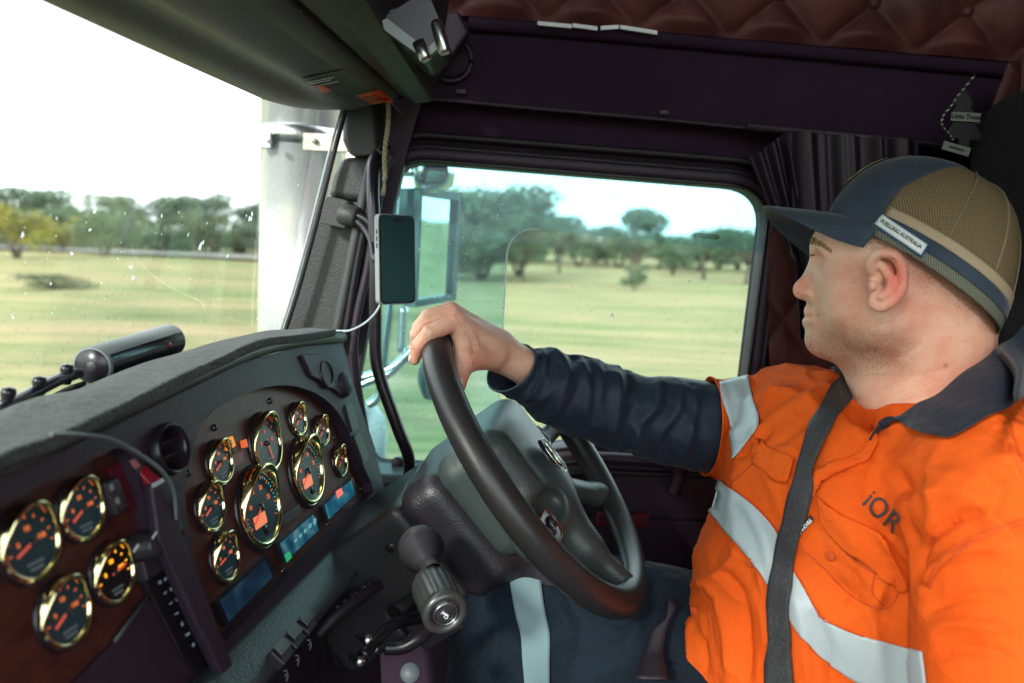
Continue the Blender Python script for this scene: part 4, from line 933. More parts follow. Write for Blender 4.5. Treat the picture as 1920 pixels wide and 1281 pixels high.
hubf = sdf([('+', 0, b_((0, .004, -.056), (.092, .080, .056), .030)), ('+', .03, c_((-.01, -.04, -.035), (-.04, -.125, -.024), .046, .028)),
            ('+', .02, e_((-.105, -.040, -.040), (.060, .034, .018))), ('+', .02, e_((.105, -.015, -.040), (.060, .034, .018))),
            ('+', .02, c_((-.042, -.125, -.018), (-.050, -.205, -.002), .017, .016)), ('+', .018, c_((.03, -.05, -.035), (.135, -.135, -.014), .020, .017)),
            ('+', .012, c_((.135, -.135, -.014), (.150, -.152, -.002), .017, .018)),
            ('+', .015, c_((-.13, -.045, -.038), (-.205, -.060, -.004), .015, .014)), ('+', .015, c_((.13, -.02, -.038), (.212, -.03, -.004), .015, .014)),
            ('-', .008, e_((-.105, -.048, -.006), (.062, .030, .022)))])
V, Fs = polygonize(hubf, (-.23, -.23, -.11), (.23, .09, .03), .0028); mk('hub', toW(V), Fs, HUB, wheel)
hb2 = sdf([('+', 0, b_((0, -.01, -.135), (.098, .090, .040), .03)), ('+', .03, c_((-.02, -.05, -.11), (-.05, -.15, -.085), .05, .02))])
V, Fs = polygonize(hb2, (-.14, -.2, -.2), (.14, .12, -.05), .004); mk('hub_shell', toW(V), Fs, mat('shell plastic', (.017, .015, .018), .40, bump=(400, .6, .001, 3)), wheel)
# emblem, clusters
V, Fs = lathe([(0, .004), (.8, .003), (.93, .0025), (1.0, -.001)], (0, 0, 0), Z_, 40); V = np.array([W(v[0]*.017+.001, v[1]*.030-.012, .0085+v[2]) for v in V]); em_ = mk('emblem', V, Fs, mat('dark emblem', (.02, .015, .02), .25), wheel)
V, Fs = lathe([(0, .0052), (.75, .0048), (.82, .002)], (0, 0, 0), Z_, 40); V = np.array([W(v[0]*.0145+.001, v[1]*.0265-.012, .0085+v[2]) for v in V]); mk('emblem_face', V, Fs, mat('emblem silver', (.62, .72, .55), .16, metal=1, bump=(120, .8, .003)), em_)
mk('emblem_rim', *tube([W(.0152*math.sin(a)+.001, .0275*math.cos(a)-.012, .0129) for a in np.linspace(0, 2*math.pi, 33)], .0008, 6, caps=False), CHR, em_)
for sx, rot in ((-1, -.1), (1, .1)):
    cx, cy = (-.122, -.052) if sx < 0 else (.098, -.010)
    op = [(-.040, -.016), (.030, -.020), (.040, .0), (.028, .017), (-.03, .020), (-.042, .006)]
    P = [W(cx+x*math.cos(rot)-y*math.sin(rot), cy+y*math.cos(rot)+x*math.sin(rot), (-.012 if sx < 0 else -.0165)) for x, y in roundpoly(op, .012, 4)]
    V, Fs = plate(P, [], -WN*.016); cl = mk('button_cluster', V, Fs, PLp, wheel, smooth=False, bevel=.0015); cl['label'] = ('near' if sx < 0 else 'far')+' button cluster of the steering wheel'
    mk('cluster_trim', *tube([p+WN*.0008 for p in P+P[:1]], .0008, 6, caps=False), mat('copper trim', (.55, .10, .04), .3, metal=.3) if sx < 0 else STL, cl)
    for k, bx in enumerate((-.025, -.003, .019)):
        V, Fs = lathe([(0, .005), (.007, .0045), (.0085, .0015), (.0085, 0)], W(cx+bx, cy, -.0115 if sx < 0 else -.016), WN, 20); bt = mk('button', V, Fs, BLK2, cl)
        g = G(); g.add(*box(W(cx+bx, cy, -.0062 if sx < 0 else -.0107), WF, WT, WN, .0024, .0008, .0002)); g.mk('button_icon', mat('icon cream', (.45, .40, .28), .6) if not bpy.data.materials.get('icon cream') else bpy.data.materials['icon cream'], bt, smooth=False)
# column shroud, in the same axes
column = root('steering_column', 'angular black column shroud between dashboard and steering wheel', 'column', W(0, -.1, -.35))
sh = sdf([('+', 0, b_((.0, -.008, -.280), (.086, .080, .108), .012)), ('+', .02, b_((0, -.03, -.37), (.066, .060, .05), .02)), ('-', .006, b_((-.085, -.075, -.235), (.028, .036, .045), .006))])
V, Fs = polygonize(sh, (-.12, -.2, -.45), (.12, .1, -.15), .004); mk('shroud', toW(V), Fs, mat('shroud plastic', (.030, .028, .029), .42, spec=.6, bump=(480, .4, .0006, 3)), column)
V, Fs = lathe([(0, .0015), (.0045, .001), (.0065, 0)], W(-.0865, .03, -.215), -WF, 16); mk('shroud_screw', V, Fs, PLp, column)
g = G(); g.add(*box(W(-.080, -.085, -.235), WF, WT, WN, .012, .028, .034)); g.mk('stalk_block', BLK2, column, smooth=False, bevel=.003)
# stalk: ribbed boot and knurled knob
st = root('control_stalk', 'ribbed stalk with knurled silver-black knob marked with a horn sign', 'stalk', at(800, 1040, .80))
s0, s1, s2, s3 = at(792, 1040, .84), at(806, 1078, .80), at(812, 1098, .785), at(844, 1146, .735)
ax = nrm(s3-s0); 
pr = [(.025, -.012), (.025, .0)]
for k in range(4): r0 = .0245-.0035*k; pr += [(r0, .002+k*.0075), (r0+.0022, .0042+k*.0075), (r0-.0062, .0072+k*.0075)]
pr += [(.011, .036), (.011, .05)]
V, Fs = lathe(pr, at(790, 1030, .83), ax, 40); mk('boot', V, Fs, mat('boot rubber', (.032, .030, .034), .45), st)
kb = at(804, 1085, .795); kl = np.linalg.norm(s3-kb); n = 72; V = []; R0 = .0235
prof = [(0, 0, 0), (.010, 0, 0), (.018, .002, 0), (R0-.003, .008, 0), (R0-.001, .012, 1), (R0, .02, 1), (R0, kl-.014, 1), (R0-.001, kl-.008, 0), (R0+.001, kl-.006, 0), (R0+.001, kl, 0), (R0-.003, kl+.003, 0), (R0-.007, kl+.0015, 0), (R0-.0085, kl-.001, 0)]
a_ = nrm(np.cross(ax, Z_)); b__ = np.cross(ax, a_)
for r_, h, kn in prof:
    for k in range(n):
        t = 2*math.pi*k/n; q = r_*(1-(.07 if kn and k % 4 in (0,) else 0)); V.append(kb+ax*h+(a_*math.cos(t)+b__*math.sin(t))*q)
Fs = [(i*n+k, i*n+(k+1) % n, (i+1)*n+(k+1) % n, (i+1)*n+k) for i in range(len(prof)-1) for k in range(n)]
knob = mk('knob', V, Fs, mat('knob metal', (.09, .092, .09), .32, metal=.6), st)
V, Fs = lathe([(0, .0005), (.013, 0), (.0152, -.002)], kb+ax*(kl), ax, 40); mk('knob_cap', V, Fs, mat('cap dark', (.035, .03, .035), .25), st)
mk('cap_ring', *tube([kb+ax*(kl+.0008)+(a_*math.cos(t)+b__*math.sin(t))*.0125 for t in np.linspace(0, 2*math.pi, 33)], .0009, 6, caps=False), STL, st)
# horn symbol
hr_ = nrm(RT-ax*np.dot(RT, ax)); hu_ = np.cross(ax, hr_); hu_ = hu_ if hu_@UP > 0 else -hu_; hc = kb+ax*(kl+.0012); g = G()
r45 = lambda x, y: hc+hr_*(x*.75+y*.66)*.0011+hu_*(y*.75-x*.66)*.0011
g.add([r45(-5, 2.5), r45(-5, -2.5), r45(-3.8, -1), r45(3.5, -1), r45(3.5, .6), r45(-3.8, 1)], [(0, 1, 2, 3, 4, 5)])
P, Fq = tube([r45(3.5-1.6+2.0*math.cos(t), -1.0-1.2+1.5*math.sin(t)) for t in np.linspace(0, 2*math.pi, 17)], .0005, 6, caps=False); g.add(P, Fq)
g.mk('horn_sign', WHT, st, smooth=False)
# ================================================================== the driver
def skinmat():
    m = bpy.data.materials.new('skin'); m.use_nodes = True; t = m.node_tree; b = t.nodes['Principled BSDF']
    b.inputs['Roughness'].default_value = .42; b.inputs['Specular IOR Level'].default_value = .4; b.inputs['Subsurface Weight'].default_value = .10; b.inputs['Subsurface Radius'].default_value = (.010, .0035, .002); b.inputs['Subsurface Scale'].default_value = 1
    at_ = t.nodes.new('ShaderNodeVertexColor'); at_.layer_name = 'tone'; sp_ = t.nodes.new('ShaderNodeSeparateColor'); t.links.new(at_.outputs[0], sp_.inputs[0])
    co = t.nodes.new('ShaderNodeTexCoord')
    def nz(s, d): n = t.nodes.new('ShaderNodeTexNoise'); n.inputs['Scale'].default_value = s; n.inputs['Detail'].default_value = d; t.links.new(co.outputs['Object'], n.inputs[0]); return n
    n1, n2, n3 = nz(38, 5), nz(1500, 2), nz(420, 3)
    r = t.nodes.new('ShaderNodeValToRGB'); r.color_ramp.elements[0].position = .38; r.color_ramp.elements[1].position = .66; r.color_ramp.elements[0].color = (.75, .47, .33, 1); r.color_ramp.elements[1].color = (.70, .35, .235, 1); t.links.new(n1.outputs[0], r.inputs[0])
    def mix(a, fac, c, bl='MIX'):
        x = t.nodes.new('ShaderNodeMixRGB'); x.blend_type = bl; t.links.new(a, x.inputs[1]); x.inputs[2].default_value = c
        t.links.new(fac, x.inputs[0]); return x.outputs[0]
    c1 = mix(r.outputs[0], sp_.outputs[0], (.70, .10, .065, 1))                                   # red
    mr = t.nodes.new('ShaderNodeMapRange'); mr.inputs[1].default_value = .42; mr.inputs[2].default_value = .60; t.links.new(n2.outputs[0], mr.inputs[0])
    mu = t.nodes.new('ShaderNodeMath'); mu.operation = 'MULTIPLY'; t.links.new(mr.outputs[0], mu.inputs[0]); t.links.new(sp_.outputs[1], mu.inputs[1])
    c2 = mix(c1, mu.outputs[0], (.15, .085, .045, 1))                                             # stubble
    c3 = mix(c2, sp_.outputs[2], (.16, .06, .035, 1))                                             # moles, freckles, painted shade in the ear hollow
    t.links.new(c3, b.inputs['Base Color'])
    u = t.nodes.new('ShaderNodeBump'); u.inputs['Strength'].default_value = .6; u.inputs['Distance'].default_value = .0016; t.links.new(n3.outputs[0], u.inputs['Height'])
    u2 = t.nodes.new('ShaderNodeBump'); u2.inputs['Strength'].default_value = .6; u2.inputs['Distance'].default_value = .0006; t.links.new(n2.outputs[0], u2.inputs['Height']); t.links.new(u.outputs[0], u2.inputs['Normal'])
    t.links.new(u2.outputs[0], b.inputs['Normal']); return m
SKIN = skinmat()
hf = nrm([-.95, .31, 0]); hl = np.array([-.31*0-.31, -.95, 0]); hl = nrm(hl); HR = np.stack([hf, hl, Z_])
A = at
head_ops = [
 ('+', 0, e_(A(1712, 490, .872), (.099, .078, .104), HR)),
 ('+', .03, e_(A(1772, 548, .872), (.045, .062, .056), HR)),
 ('+', .03, e_(A(1608, 462, .893), (.047, .053, .041), HR)),
 ('+', .03, e_(A(1612, 556, .893), (.050, .052, .078), HR)),
 ('+', .03, e_(A(1628, 565, .842), (.040, .028, .045), HR)),
 ('+', .012, c_(A(1538, 458, .935), A(1554, 461, .872), .0105, .0115)),
 ('+', .03, c_(A(1564, 626, .908), A(1668, 612, .836), .017, .026)),
 ('+', .03, c_(A(1564, 626, .908), A(1700, 615, .940), .017, .026)),
 ('+', .03, c_(A(1622, 628, .89), A(1690, 642, .875), .030, .052)),
 ('+', .035, c_(A(1730, 590, .875), A(1758, 800, .87), .063, .080)),
 ('+', .03, c_(A(1658, 668, .885), A(1700, 820, .875), .040, .060)),
 ('-', .012, e_(A(1527, 487, .882), .0095)),
 ('+', .010, e_(A(1550, 486, .896), (.010, .010, .010))),
 ('+', .010, c_(A(1534, 494, .922), A(1509, 537, .915), .0078, .0095)),
 ('+', .006, e_(A(1506, 544, .915), .0118)),
 ('+', .006, e_(A(1521, 552, .903), (.010, .008, .0085))),
 ('-', .003, e_(A(1511, 560, .900), (.0035, .004, .0025))),
 ('+', .012, e_(A(1541, 577, .912), .0165)),
 ('+', .005, c_(A(1520, 584, .920), A(1531, 588, .900), .0078, .006)),
 ('+', .005, c_(A(1518, 603, .920), A(1529, 602, .900), .0088, .0065)),
 ('-', .004, c_(A(1500, 594, .93), A(1520, 596, .900), .0018)),
 ('+', .014, e_(A(1543, 638, .910), .0195)),
]
ear = [
 ('+', .010, e_(A(1664, 522, .793), (.020, .011, .031))),
 ('+', .006, e_(A(1645, 566, .788), (.0095, .006, .010))),
]
hx_ = spline([A(*p) for p in [(1634, 508, .790), (1634, 488, .785), (1650, 475, .779), (1672, 477, .775), (1690, 497, .771), (1693, 527, .771), (1684, 553, .774), (1666, 570, .779), (1650, 577, .784)]], 3)
for a, b in zip(hx_[:-1], hx_[1:]): ear.append(('+', .003, c_(a, b, .0050)))
ear += [('-', .004, e_(A(1655, 530, .777), (.009, .007, .013))), ('-', .003, c_(A(1650, 490, .774), A(1672, 492, .770), .0030)), ('-', .003, c_(A(1672, 492, .770), A(1681, 530, .768), .0028))]
ax_ = spline([A(*p) for p in [(1652, 496, .783), (1664, 512, .778), (1671, 530, .777), (1664, 550, .778), (1652, 558, .781)]], 3)
for a, b in zip(ax_[:-1], ax_[1:]): ear.append(('+', .003, c_(a, b, .0040)))
ear += [('+', .003, e_(A(1637, 536, .784), (.005, .004, .006)))]
headf = sdf(head_ops+ear)
HV, HF = polygonize(headf, (A(1480, 700, .85)[0]-.01, .72, 2.06), (A(1920, 330, .9)[0]+.01, 1.0, 2.53), .0018)
# hand on the rim
def fing(P, R, k=.004):
    out = []
    for a, b, r0, r1 in zip(P[:-1], P[1:], R[:-1], R[1:]): out.append(('+', k, c_(A(*a), A(*b), r0, r1)))
    return out
hand = [('+', 0, c_(A(880, 625, .945), A(930, 655, .967), .022, .025)),
 ('+', .012, c_(A(930, 657, .967), A(1000, 697, .985), .0255, .0238)), ('+', .01, c_(A(1000, 697, .985), A(1100, 745, 1.02), .0238, .030))]
for p in [((858, 600, .912), (925, 652, .950)), ((850, 587, .934), (930, 645, .965)), ((845, 582, .957), (935, 648, .980)), ((845, 590, .980), (938, 655, .988))]:
    hand.append(('+', .008, c_(A(*p[0]), A(*p[1]), .0118, .0185)))
hand += [('+', .010, c_(A(872, 672, .908), A(918, 665, .945), .0155, .020)), ('+', .010, c_(A(858, 612, .915), A(880, 660, .920), .012, .016))]
hf1 = [(858, 602, .911), (806, 624, .897), (787, 646, .900), (777, 674, .910)]
hf2 = [(849, 588, .933), (800, 602, .922), (782, 626, .925), (780, 655, .938)]
hf3 = [(843, 583, .957), (803, 593, .948), (785, 614, .952), (785, 648, .965)]
hf4 = [(843, 590, .980), (810, 600, .975), (797, 620, .978), (797, 645, .986)]
handf = sdf(hand+fing(hf1, [.0115, .0100, .0092, .0072], .0018)+fing(hf2, [.0115, .0098, .0090, .0074], .0018)+fing(hf3, [.011, .0095, .0085, .007], .0018)+fing(hf4, [.0095, .0085, .0075, .0065], .003)
  +fing([(888, 668, .925), (866, 690, .903), (861, 722, .898)], [.0155, .0118, .0088], .005))
NV, NF = polygonize(handf, (-.16, .86, 2.17), (.13, 1.05, 2.38), .0018)
# unseen body inside the clothes, coarser
bodyf = sdf([('+', 0, c_(A(1770, 800, .87), A(1600, 1200, .88), .07, .11)), ('+', .04, c_(A(1490, 830, 1.02), A(1830, 950, .72), .04, .04)),
 ('+', .03, c_(A(1480, 830, 1.02), A(1190, 785, 1.04), .036, .031)), ('+', .03, c_(A(1190, 785, 1.04), A(1060, 730, 1.0), .031, .030)), ('+', .03, c_(A(1850, 960, .69), A(1900, 1350, .62), .04, .04)),
 ('+', .04, c_(A(1520, 1270, .95), A(960, 1170, .98), .07, .055)), ('+', .03, c_(A(960, 1160, .98), A(880, 1600, .95), .055, .045)), ('+', .04, c_(A(1600, 1320, .88), A(1150, 1460, .82), .065, .05))])
BV, BF = polygonize(bodyf, (-.35, .45, 1.45), (.75, 1.2, 2.4), .012)
driver = root('person', 'man in orange and navy work shirt looking out the side window, hand on the wheel', 'person', A(1560, 1400, .9))
def tones(V, kind):
    q = proj(V); T = np.zeros((len(V), 4)); T[:, 3] = 1
    def blob(x, y, rx, ry, p=1.5): return np.exp(-(((q[:, 0]-x)/rx)**2+((q[:, 1]-y)/ry)**2)**p)
    if kind == 'head':
        near = (V[:, 1] < .80)
        earm = np.clip(1-np.abs(q[:, 0]-1668)/40, 0, 1)**.5*np.clip(1-np.abs(q[:, 1]-525)/62, 0, 1)**.4*(V[:, 1] < .788)
        T[:, 0] = .8*earm*np.clip((q[:, 0]-1640)/40, .15, 1)+.12*blob(1590, 545, 55, 60)+.35*blob(1500, 545, 20, 18)+.25*blob(1512, 597, 16, 14)+.15*blob(1720, 560, 60, 60)+.14*blob(1760, 660, 110, 90)
        T[:, 1] = .75*np.clip((q[:, 1]-585)/50, 0, 1)*np.clip((700-q[:, 1])/45+.25, 0, 1)*np.clip((1725-q[:, 0])/50, 0, 1)+.4*blob(1516, 574, 18, 10)
        T[:, 1] = np.maximum(T[:, 1], .6*np.clip((1900-q[:, 0])/60, 0, 1)*np.clip((q[:, 0]-1590)/50, 0, 1)*np.clip((480-q[:, 1]+(q[:, 0]-1600)*.6)/60, 0, 1))
        rf = random.Random(8)
        for _ in range(70):
            x, y = rf.uniform(1560, 1860), rf.uniform(500, 780); T[:, 2] += rf.uniform(.1, .35)*blob(x, y, rf.uniform(1.2, 2.2), rf.uniform(1.2, 2.2))
        for _ in range(30):
            x, y = rf.uniform(1540, 1860), rf.uniform(470, 780); T[:, 0] += rf.uniform(.03, .10)*blob(x, y, rf.uniform(6, 22), rf.uniform(6, 16))
        for x, y, r_ in ((1534, 591, 3), (1641, 655, 3.5), (1773, 686, 4), (1600, 530, 2), (1660, 630, 2), (1645, 772, 3)): T[:, 2] += .55*blob(x, y, r_, r_)
        T[:, 2] += .75*blob(1656, 532, 6, 9)*(V[:, 1] < .80)  # shade painted into the hollow of the ear
    else:
        T[:, 0] = .25*blob(850, 590, 30, 30)+.35*blob(790, 660, 25, 30)+.30*blob(865, 720, 20, 22)+.2*blob(880, 680, 30, 25)
    return np.clip(T, 0, 1)
VV = np.concatenate([HV, NV, BV]); FF = np.concatenate([HF, NF+len(HV), BF+len(HV)+len(NV)])
# knuckle creases, tendons, neck folds
gN = grad(headf, HV); HVd = crease(HV, gN, [([(1640, 700), (1690, 668), (1740, 640)], 7, -.0010), ([(1655, 730), (1720, 705), (1790, 690)], 8, -.0008), ([(1660, 760), (1730, 745), (1800, 720)], 6, -.0007), ([(1530, 555), (1545, 575), (1548, 600)], 5, -.0012)])
gH = grad(handf, NV); NVd = crease(NV, gH, [([(852, 597), (826, 606), (800, 614), (786, 632), (778, 652)], 1.8, -.0016), ([(845, 583), (820, 588), (800, 596), (786, 612)], 1.5, -.0010), ([(858, 602), (852, 596), (846, 592)], 3, .0012), ([(802, 612), (795, 622), (792, 632)], 3, .0010), ([(880, 608), (905, 626), (935, 642)], 1.6, .0007), ([(872, 640), (900, 655), (930, 668)], 1.8, .0007), ([(800, 618), (806, 630), (812, 640)], 2.0, -.0007), ([(796, 624), (801, 634), (806, 643)], 2.0, -.0007), ([(872, 618), (884, 640), (888, 665)], 3, -.0012), ([(880, 612), (893, 636), (898, 662)], 3, .0010), ([(862, 600), (900, 622), (940, 640)], 4, .0012), ([(866, 665), (880, 672), (892, 665)], 2.5, -.0010), ([(875, 690), (872, 678), (880, 668)], 2.5, -.0008)])
VV[:len(HV)] = HVd; VV[len(HV):len(HV)+len(NV)] = NVd
body = mk('body', VV, FF, SKIN, driver)
T = np.concatenate([tones(HV, 'head'), tones(NV, 'hand'), np.tile([0, 0, 0, 1.], (len(BV), 1))]).astype(np.float32)
ca = body.data.color_attributes.new('tone', 'FLOAT_COLOR', 'POINT'); ca.data.foreach_set('color', T.ravel())
# ---------------------------------------------------------------- shirt
torso_ops = [
 ('+', 0, e_(A(1588, 915, .90), (.148, .18, .140))),
 ('+', .06, e_(A(1530, 1225, .90), (.168, .185, .15))),
 ('+', .05, e_(A(1555, 1070, .90), (.160, .17, .12))),
 ('+', .06, e_(A(1780, 1010, .86), (.14, .19, .19))),
 ('+', .05, e_(A(1475, 800, 1.04), (.070, .065, .068))),
 ('+', .05, c_(A(1480, 785, 1.04), A(1640, 790, .95), .060, .055)),
 ('+', .05, c_(A(1640, 815, .95), A(1850, 865, .76), .055, .055)),
 ('+', .05, e_(A(1850, 930, .695), (.085, .075, .085))),
 ('+', .012, c_(A(1862, 950, .66), A(1868, 1350, .60), .070, .070)),
 ('-', .02, c_(A(1700, 660, .88), A(1738, 790, .875), .085, .058)),
 ('-', .012, e_(A(1622, 765, .82), (.022, .05, .034))),
]
torsof = sdf(torso_ops)
PX = 1/1560.
TV, TF = polygonize(torsof, (A(1200, 1000, .9)[0]-.03, .50, 1.60), (.80, 1.16, 2.30), .0042)
tN = grad(torsof, TV)
# broad rumples, then the folds that can be seen
WQ = TV+.03*np.stack([vn(TV, 8, 7, 1), vn(TV, 8, 8, 1), vn(TV, 8, 9, 1)], 1)
WR_ = WQ@np.array([[.8, 0, -.6], [0, 1, 0], [.6, 0, .8]])*np.array([1.5, 1, .55])
r1 = 1-np.abs(vn(WR_, 6.5, 1, 1))*2.2; r2 = 1-np.abs(vn(WR_, 15, 2, 1))*2.4
TV = TV+tN*(.0085*(np.clip(r1, 0, 1)**2-.4)+.0036*(np.clip(r2, 0, 1)**2-.4))[:, None]
FOLD = [([(1385, 790), (1440, 735), (1520, 700)], 9, .007), ([(1400, 830), (1470, 770), (1560, 720)], 9, .006), ([(1430, 850), (1500, 800), (1570, 760)], 10, -.006), ([(1420, 800), (1480, 740), (1540, 712)], 6, -.005),
 ([(1380, 860), (1420, 825), (1450, 800)], 7, -.008), ([(1395, 845), (1440, 835), (1500, 845)], 7, .004),
 ([(1745, 1110), (1725, 1070), (1735, 1020), (1790, 975), (1860, 950)], 7, -.011), ([(1728, 1125), (1745, 1080), (1800, 1040), (1890, 1020)], 12, .009), ([(1730, 1150), (1800, 1120), (1890, 1115)], 9, -.006), ([(1735, 1180), (1810, 1170), (1900, 1185)], 12, .007), ([(1740, 1230), (1830, 1215), (1910, 1240)], 9, -.006),
 ([(1690, 880), (1700, 960), (1722, 1040)], 10, -.006), ([(1735, 900), (1750, 960), (1740, 1010)], 13, .006), ([(1640, 870), (1690, 930), (1712, 1000)], 12, .004),
 ([(1560, 1080), (1610, 1130), (1680, 1175)], 10, -.006), ([(1585, 1150), (1610, 1110), (1600, 1060)], 8, -.005), ([(1620, 1160), (1650, 1120), (1665, 1060)], 9, .006), ([(1540, 1000), (1600, 1060), (1640, 1110)], 8, .003),
 ([(1300, 1070), (1345, 1120), (1365, 1200), (1370, 1300)], 12, .009), ([(1330, 1050), (1385, 1110), (1400, 1200), (1400, 1300)], 10, -.009), ([(1275, 1130), (1310, 1180), (1325, 1270)], 8, -.007), ([(1350, 990), (1400, 1060), (1440, 1150)], 9, -.005), ([(1290, 1100), (1330, 1090), (1370, 1050)], 8, .006), ([(1270, 1160), (1300, 1140), (1350, 1125)], 7, -.006), ([(1262, 1135), (1295, 1150), (1320, 1200)], 6, .006),
 ([(1420, 1060), (1430, 1140), (1440, 1230)], 10, .006), ([(1490, 1110), (1510, 1190), (1515, 1290)], 12, .006), ([(1530, 1140), (1555, 1220), (1560, 1300)], 10, -.006),
 ([(1620, 868), (1560, 880), (1530, 895), (1514, 930), (1500, 1000)], 4.5, .004), ([(1625, 876), (1566, 890), (1538, 905), (1522, 935)], 3.5, -.004), ([(1440, 885), (1480, 900), (1500, 930)], 6, .004),
 ([(1800, 1040), (1850, 1015), (1930, 990)], 3, .004), ([(1806, 1050), (1856, 1025), (1930, 1000)], 3, -.003), ([(1880, 790), (1900, 850), (1925, 900)], 4, .005), ([(1872, 795), (1890, 855), (1915, 910)], 3, -.004),
 ([(1650, 850), (1740, 880), (1820, 900)], 16, .004), ([(1640, 905), (1700, 915), (1760, 905)], 12, -.003), ([(1880, 900), (1860, 960), (1850, 1000)], 12, .006)]
TV = crease(TV, tN, FOLD)
shirt = mk('shirt', TV, TF, ORG, driver)
SB = BVHTree.FromPolygons([tuple(v) for v in TV], [tuple(int(i) for i in f) for f in TF])
def cast(x, y, off=.0015, bvh=None, fall=.9):
    d = nrm(ray(x, y)); h = (bvh or SB).ray_cast(Vector(C0), Vector(d))
    if h[0] is None:
        return at(x, y, fall)
    n = np.array(h[1]); n = n if n@d < 0 else -n
    return np.array(h[0])+n*off
def ribbon(e1, e2, n, m, off=.0015, bvh=None, fall=.9, sm=0, bulge=0):
    """cloth strip laid on a surface between two edge lines given in the picture, then kept as its own mesh"""
    a = spline([np.array(p, float) for p in e1], 12); b = spline([np.array(p, float) for p in e2], 12)
    def rs(L, k):
        L = np.array(L); c = np.r_[0, np.cumsum(np.linalg.norm(L[1:]-L[:-1], axis=1))]; t = np.linspace(0, c[-1], k); return np.stack([np.interp(t, c, L[:, 0]), np.interp(t, c, L[:, 1])], 1)
    a, b = rs(a, n), rs(b, n); P = np.zeros((n, m, 3))
    for i in range(n):
        for j in range(m):
            s = j/(m-1); q = a[i]*(1-s)+b[i]*s; P[i, j] = cast(q[0], q[1], off, bvh, fall)
    for _ in range(sm):
        Q_ = P.copy(); Q_[1:-1] = (P[:-2]+2*P[1:-1]+P[2:])/4; Q_[:, 1:-1] = (Q_[:, :-2]+2*Q_[:, 1:-1]+Q_[:, 2:])/4; P = Q_
    return grid([list(r_) for r_ in P])
def strip(name, e1, e2, m_, par, n=60, m=8, off=.0018, th=.0012, **k):
    V, Fs = ribbon(e1, e2, n, m, off, **k); o = mk(name, V, Fs, m_, par, solid=th); 
    fix_dir(o); return o
def fix_dir(o):      # make faces look at the cab's middle
    me = o.data; o0 = origin(o); s = 0
    for p in me.polygons: s += (np.array(p.center)+o0-C0)@np.array(p.normal)
    if s > 0: me.flip_normals()
ct = [(1350, 898), (1385, 924), (1427, 957), (1462, 1000), (1485, 1058), (1508, 1100), (1532, 1145), (1567, 1172), (1620, 1192), (1680, 1208), (1733, 1222)]
cb_ = [(1332, 960), (1356, 990), (1378, 1014), (1405, 1046), (1440, 1098), (1480, 1160), (1527, 1222), (1580, 1262), (1620, 1284), (1690, 1305), (1745, 1318)]
strip('chest_tape', ct, cb_, TAPE, shirt, 90, 14)
strip('hem_tape', [(1254, 1196), (1264, 1222), (1290, 1256), (1322, 1290)], [(1251, 1200), (1256, 1232), (1272, 1262), (1296, 1292)], TAPE, shirt, 24, 5)
# sleeves -----------------------------------------------------------
def sleeve(stations, n, rn, fold, seed, tilt0=None):
    P = spline([A(x, y, Y) for x, y, Y, r in stations], n); R = spline([np.array([r]) for *_, r in stations], n); m = len(P); rows = []
    T0 = None; a = None
    for i, p in enumerate(P):
        t = nrm(P[min(i+1, m-1)]-P[max(i-1, 0)]); 
        a = nrm(-Y_-t*np.dot(-Y_, t)); b = np.cross(t, a); s = i/(m-1); row = []
        for k in range(rn):
            th = 2*math.pi*k/rn; dr = fold(s, th); sh = tilt0(s, th) if tilt0 else 0
            row.append(p+t*sh+(a*math.cos(th)+b*math.sin(th))*(R[i][0]+dr))
        rows.append(row)
    V = [q for r_ in rows for q in r_]; Fs = [(i*rn+k, i*rn+(k+1) % rn, (i+1)*rn+(k+1) % rn, (i+1)*rn+k) for i in range(m-1) for k in range(rn)]
    return np.array(V), Fs
def rid(x, w): x = x-round(x); return math.exp(-(x/w)**2)
FL = [(.16, .010, .5, .3), (.27, .016, -.6, .5), (.39, .012, .8, -.4), (.47, .020, .2, .6), (.58, .014, -.9, .2), (.66, .022, .5, .7), (.76, .014, -.3, -.6), (.85, .020, .8, .4), (.93, .015, 0, -.3)]
def navfold(s, th):
    e = min(1, s*9); d = 0
    for s0, w_, ph, sk in FL:
        x = (s-s0-.05*sk*math.cos(th-.4)-.02*math.sin(2*th+ph*3)); d += .0030*math.exp(-abs(x/w_)**1.4)*(.55+.45*math.sin(th*1+ph*2.4))*e
    q = Vector((s*9, math.cos(th)*1.2, math.sin(th)*1.2)); d += e*(.007*mnoise.noise(q)+.0012*(1-2*abs(mnoise.noise(q*2.0))))
    return d-.003*e+(.0012 if s < .045 else 0)
NST = [(958, 690, .975, .0345), (990, 704, .985, .042), (1045, 729, 1.0, .052), (1143, 762, 1.03, .057), (1230, 784, 1.045, .062), (1338, 802, 1.05, .0655)]
NVs, NFs = sleeve(NST, 26, 84, navfold, 1, lambda s, th: -.014*max(0, 1-s*5)*math.cos(th-2.2))
o = mk('sleeve', NVs, NFs, NAV, driver, solid=-.0016); o['label'] = 'navy sleeve of the outstretched arm'
cuff = o
ncx = np.stack([(NVs.reshape(-1, 84, 3)-NVs.reshape(-1, 84, 3).mean(1, keepdims=True))], 0)[0].reshape(-1, 3); ncx /= np.linalg.norm(ncx, axis=1)[:, None]
RK = [.35, .9, .45, 1.25, .5, 1.15, .7, .35, .3, .6, .45]; RW = [7, 12, 7, 13, 7, 12, 9, 10, 6, 12, 8]
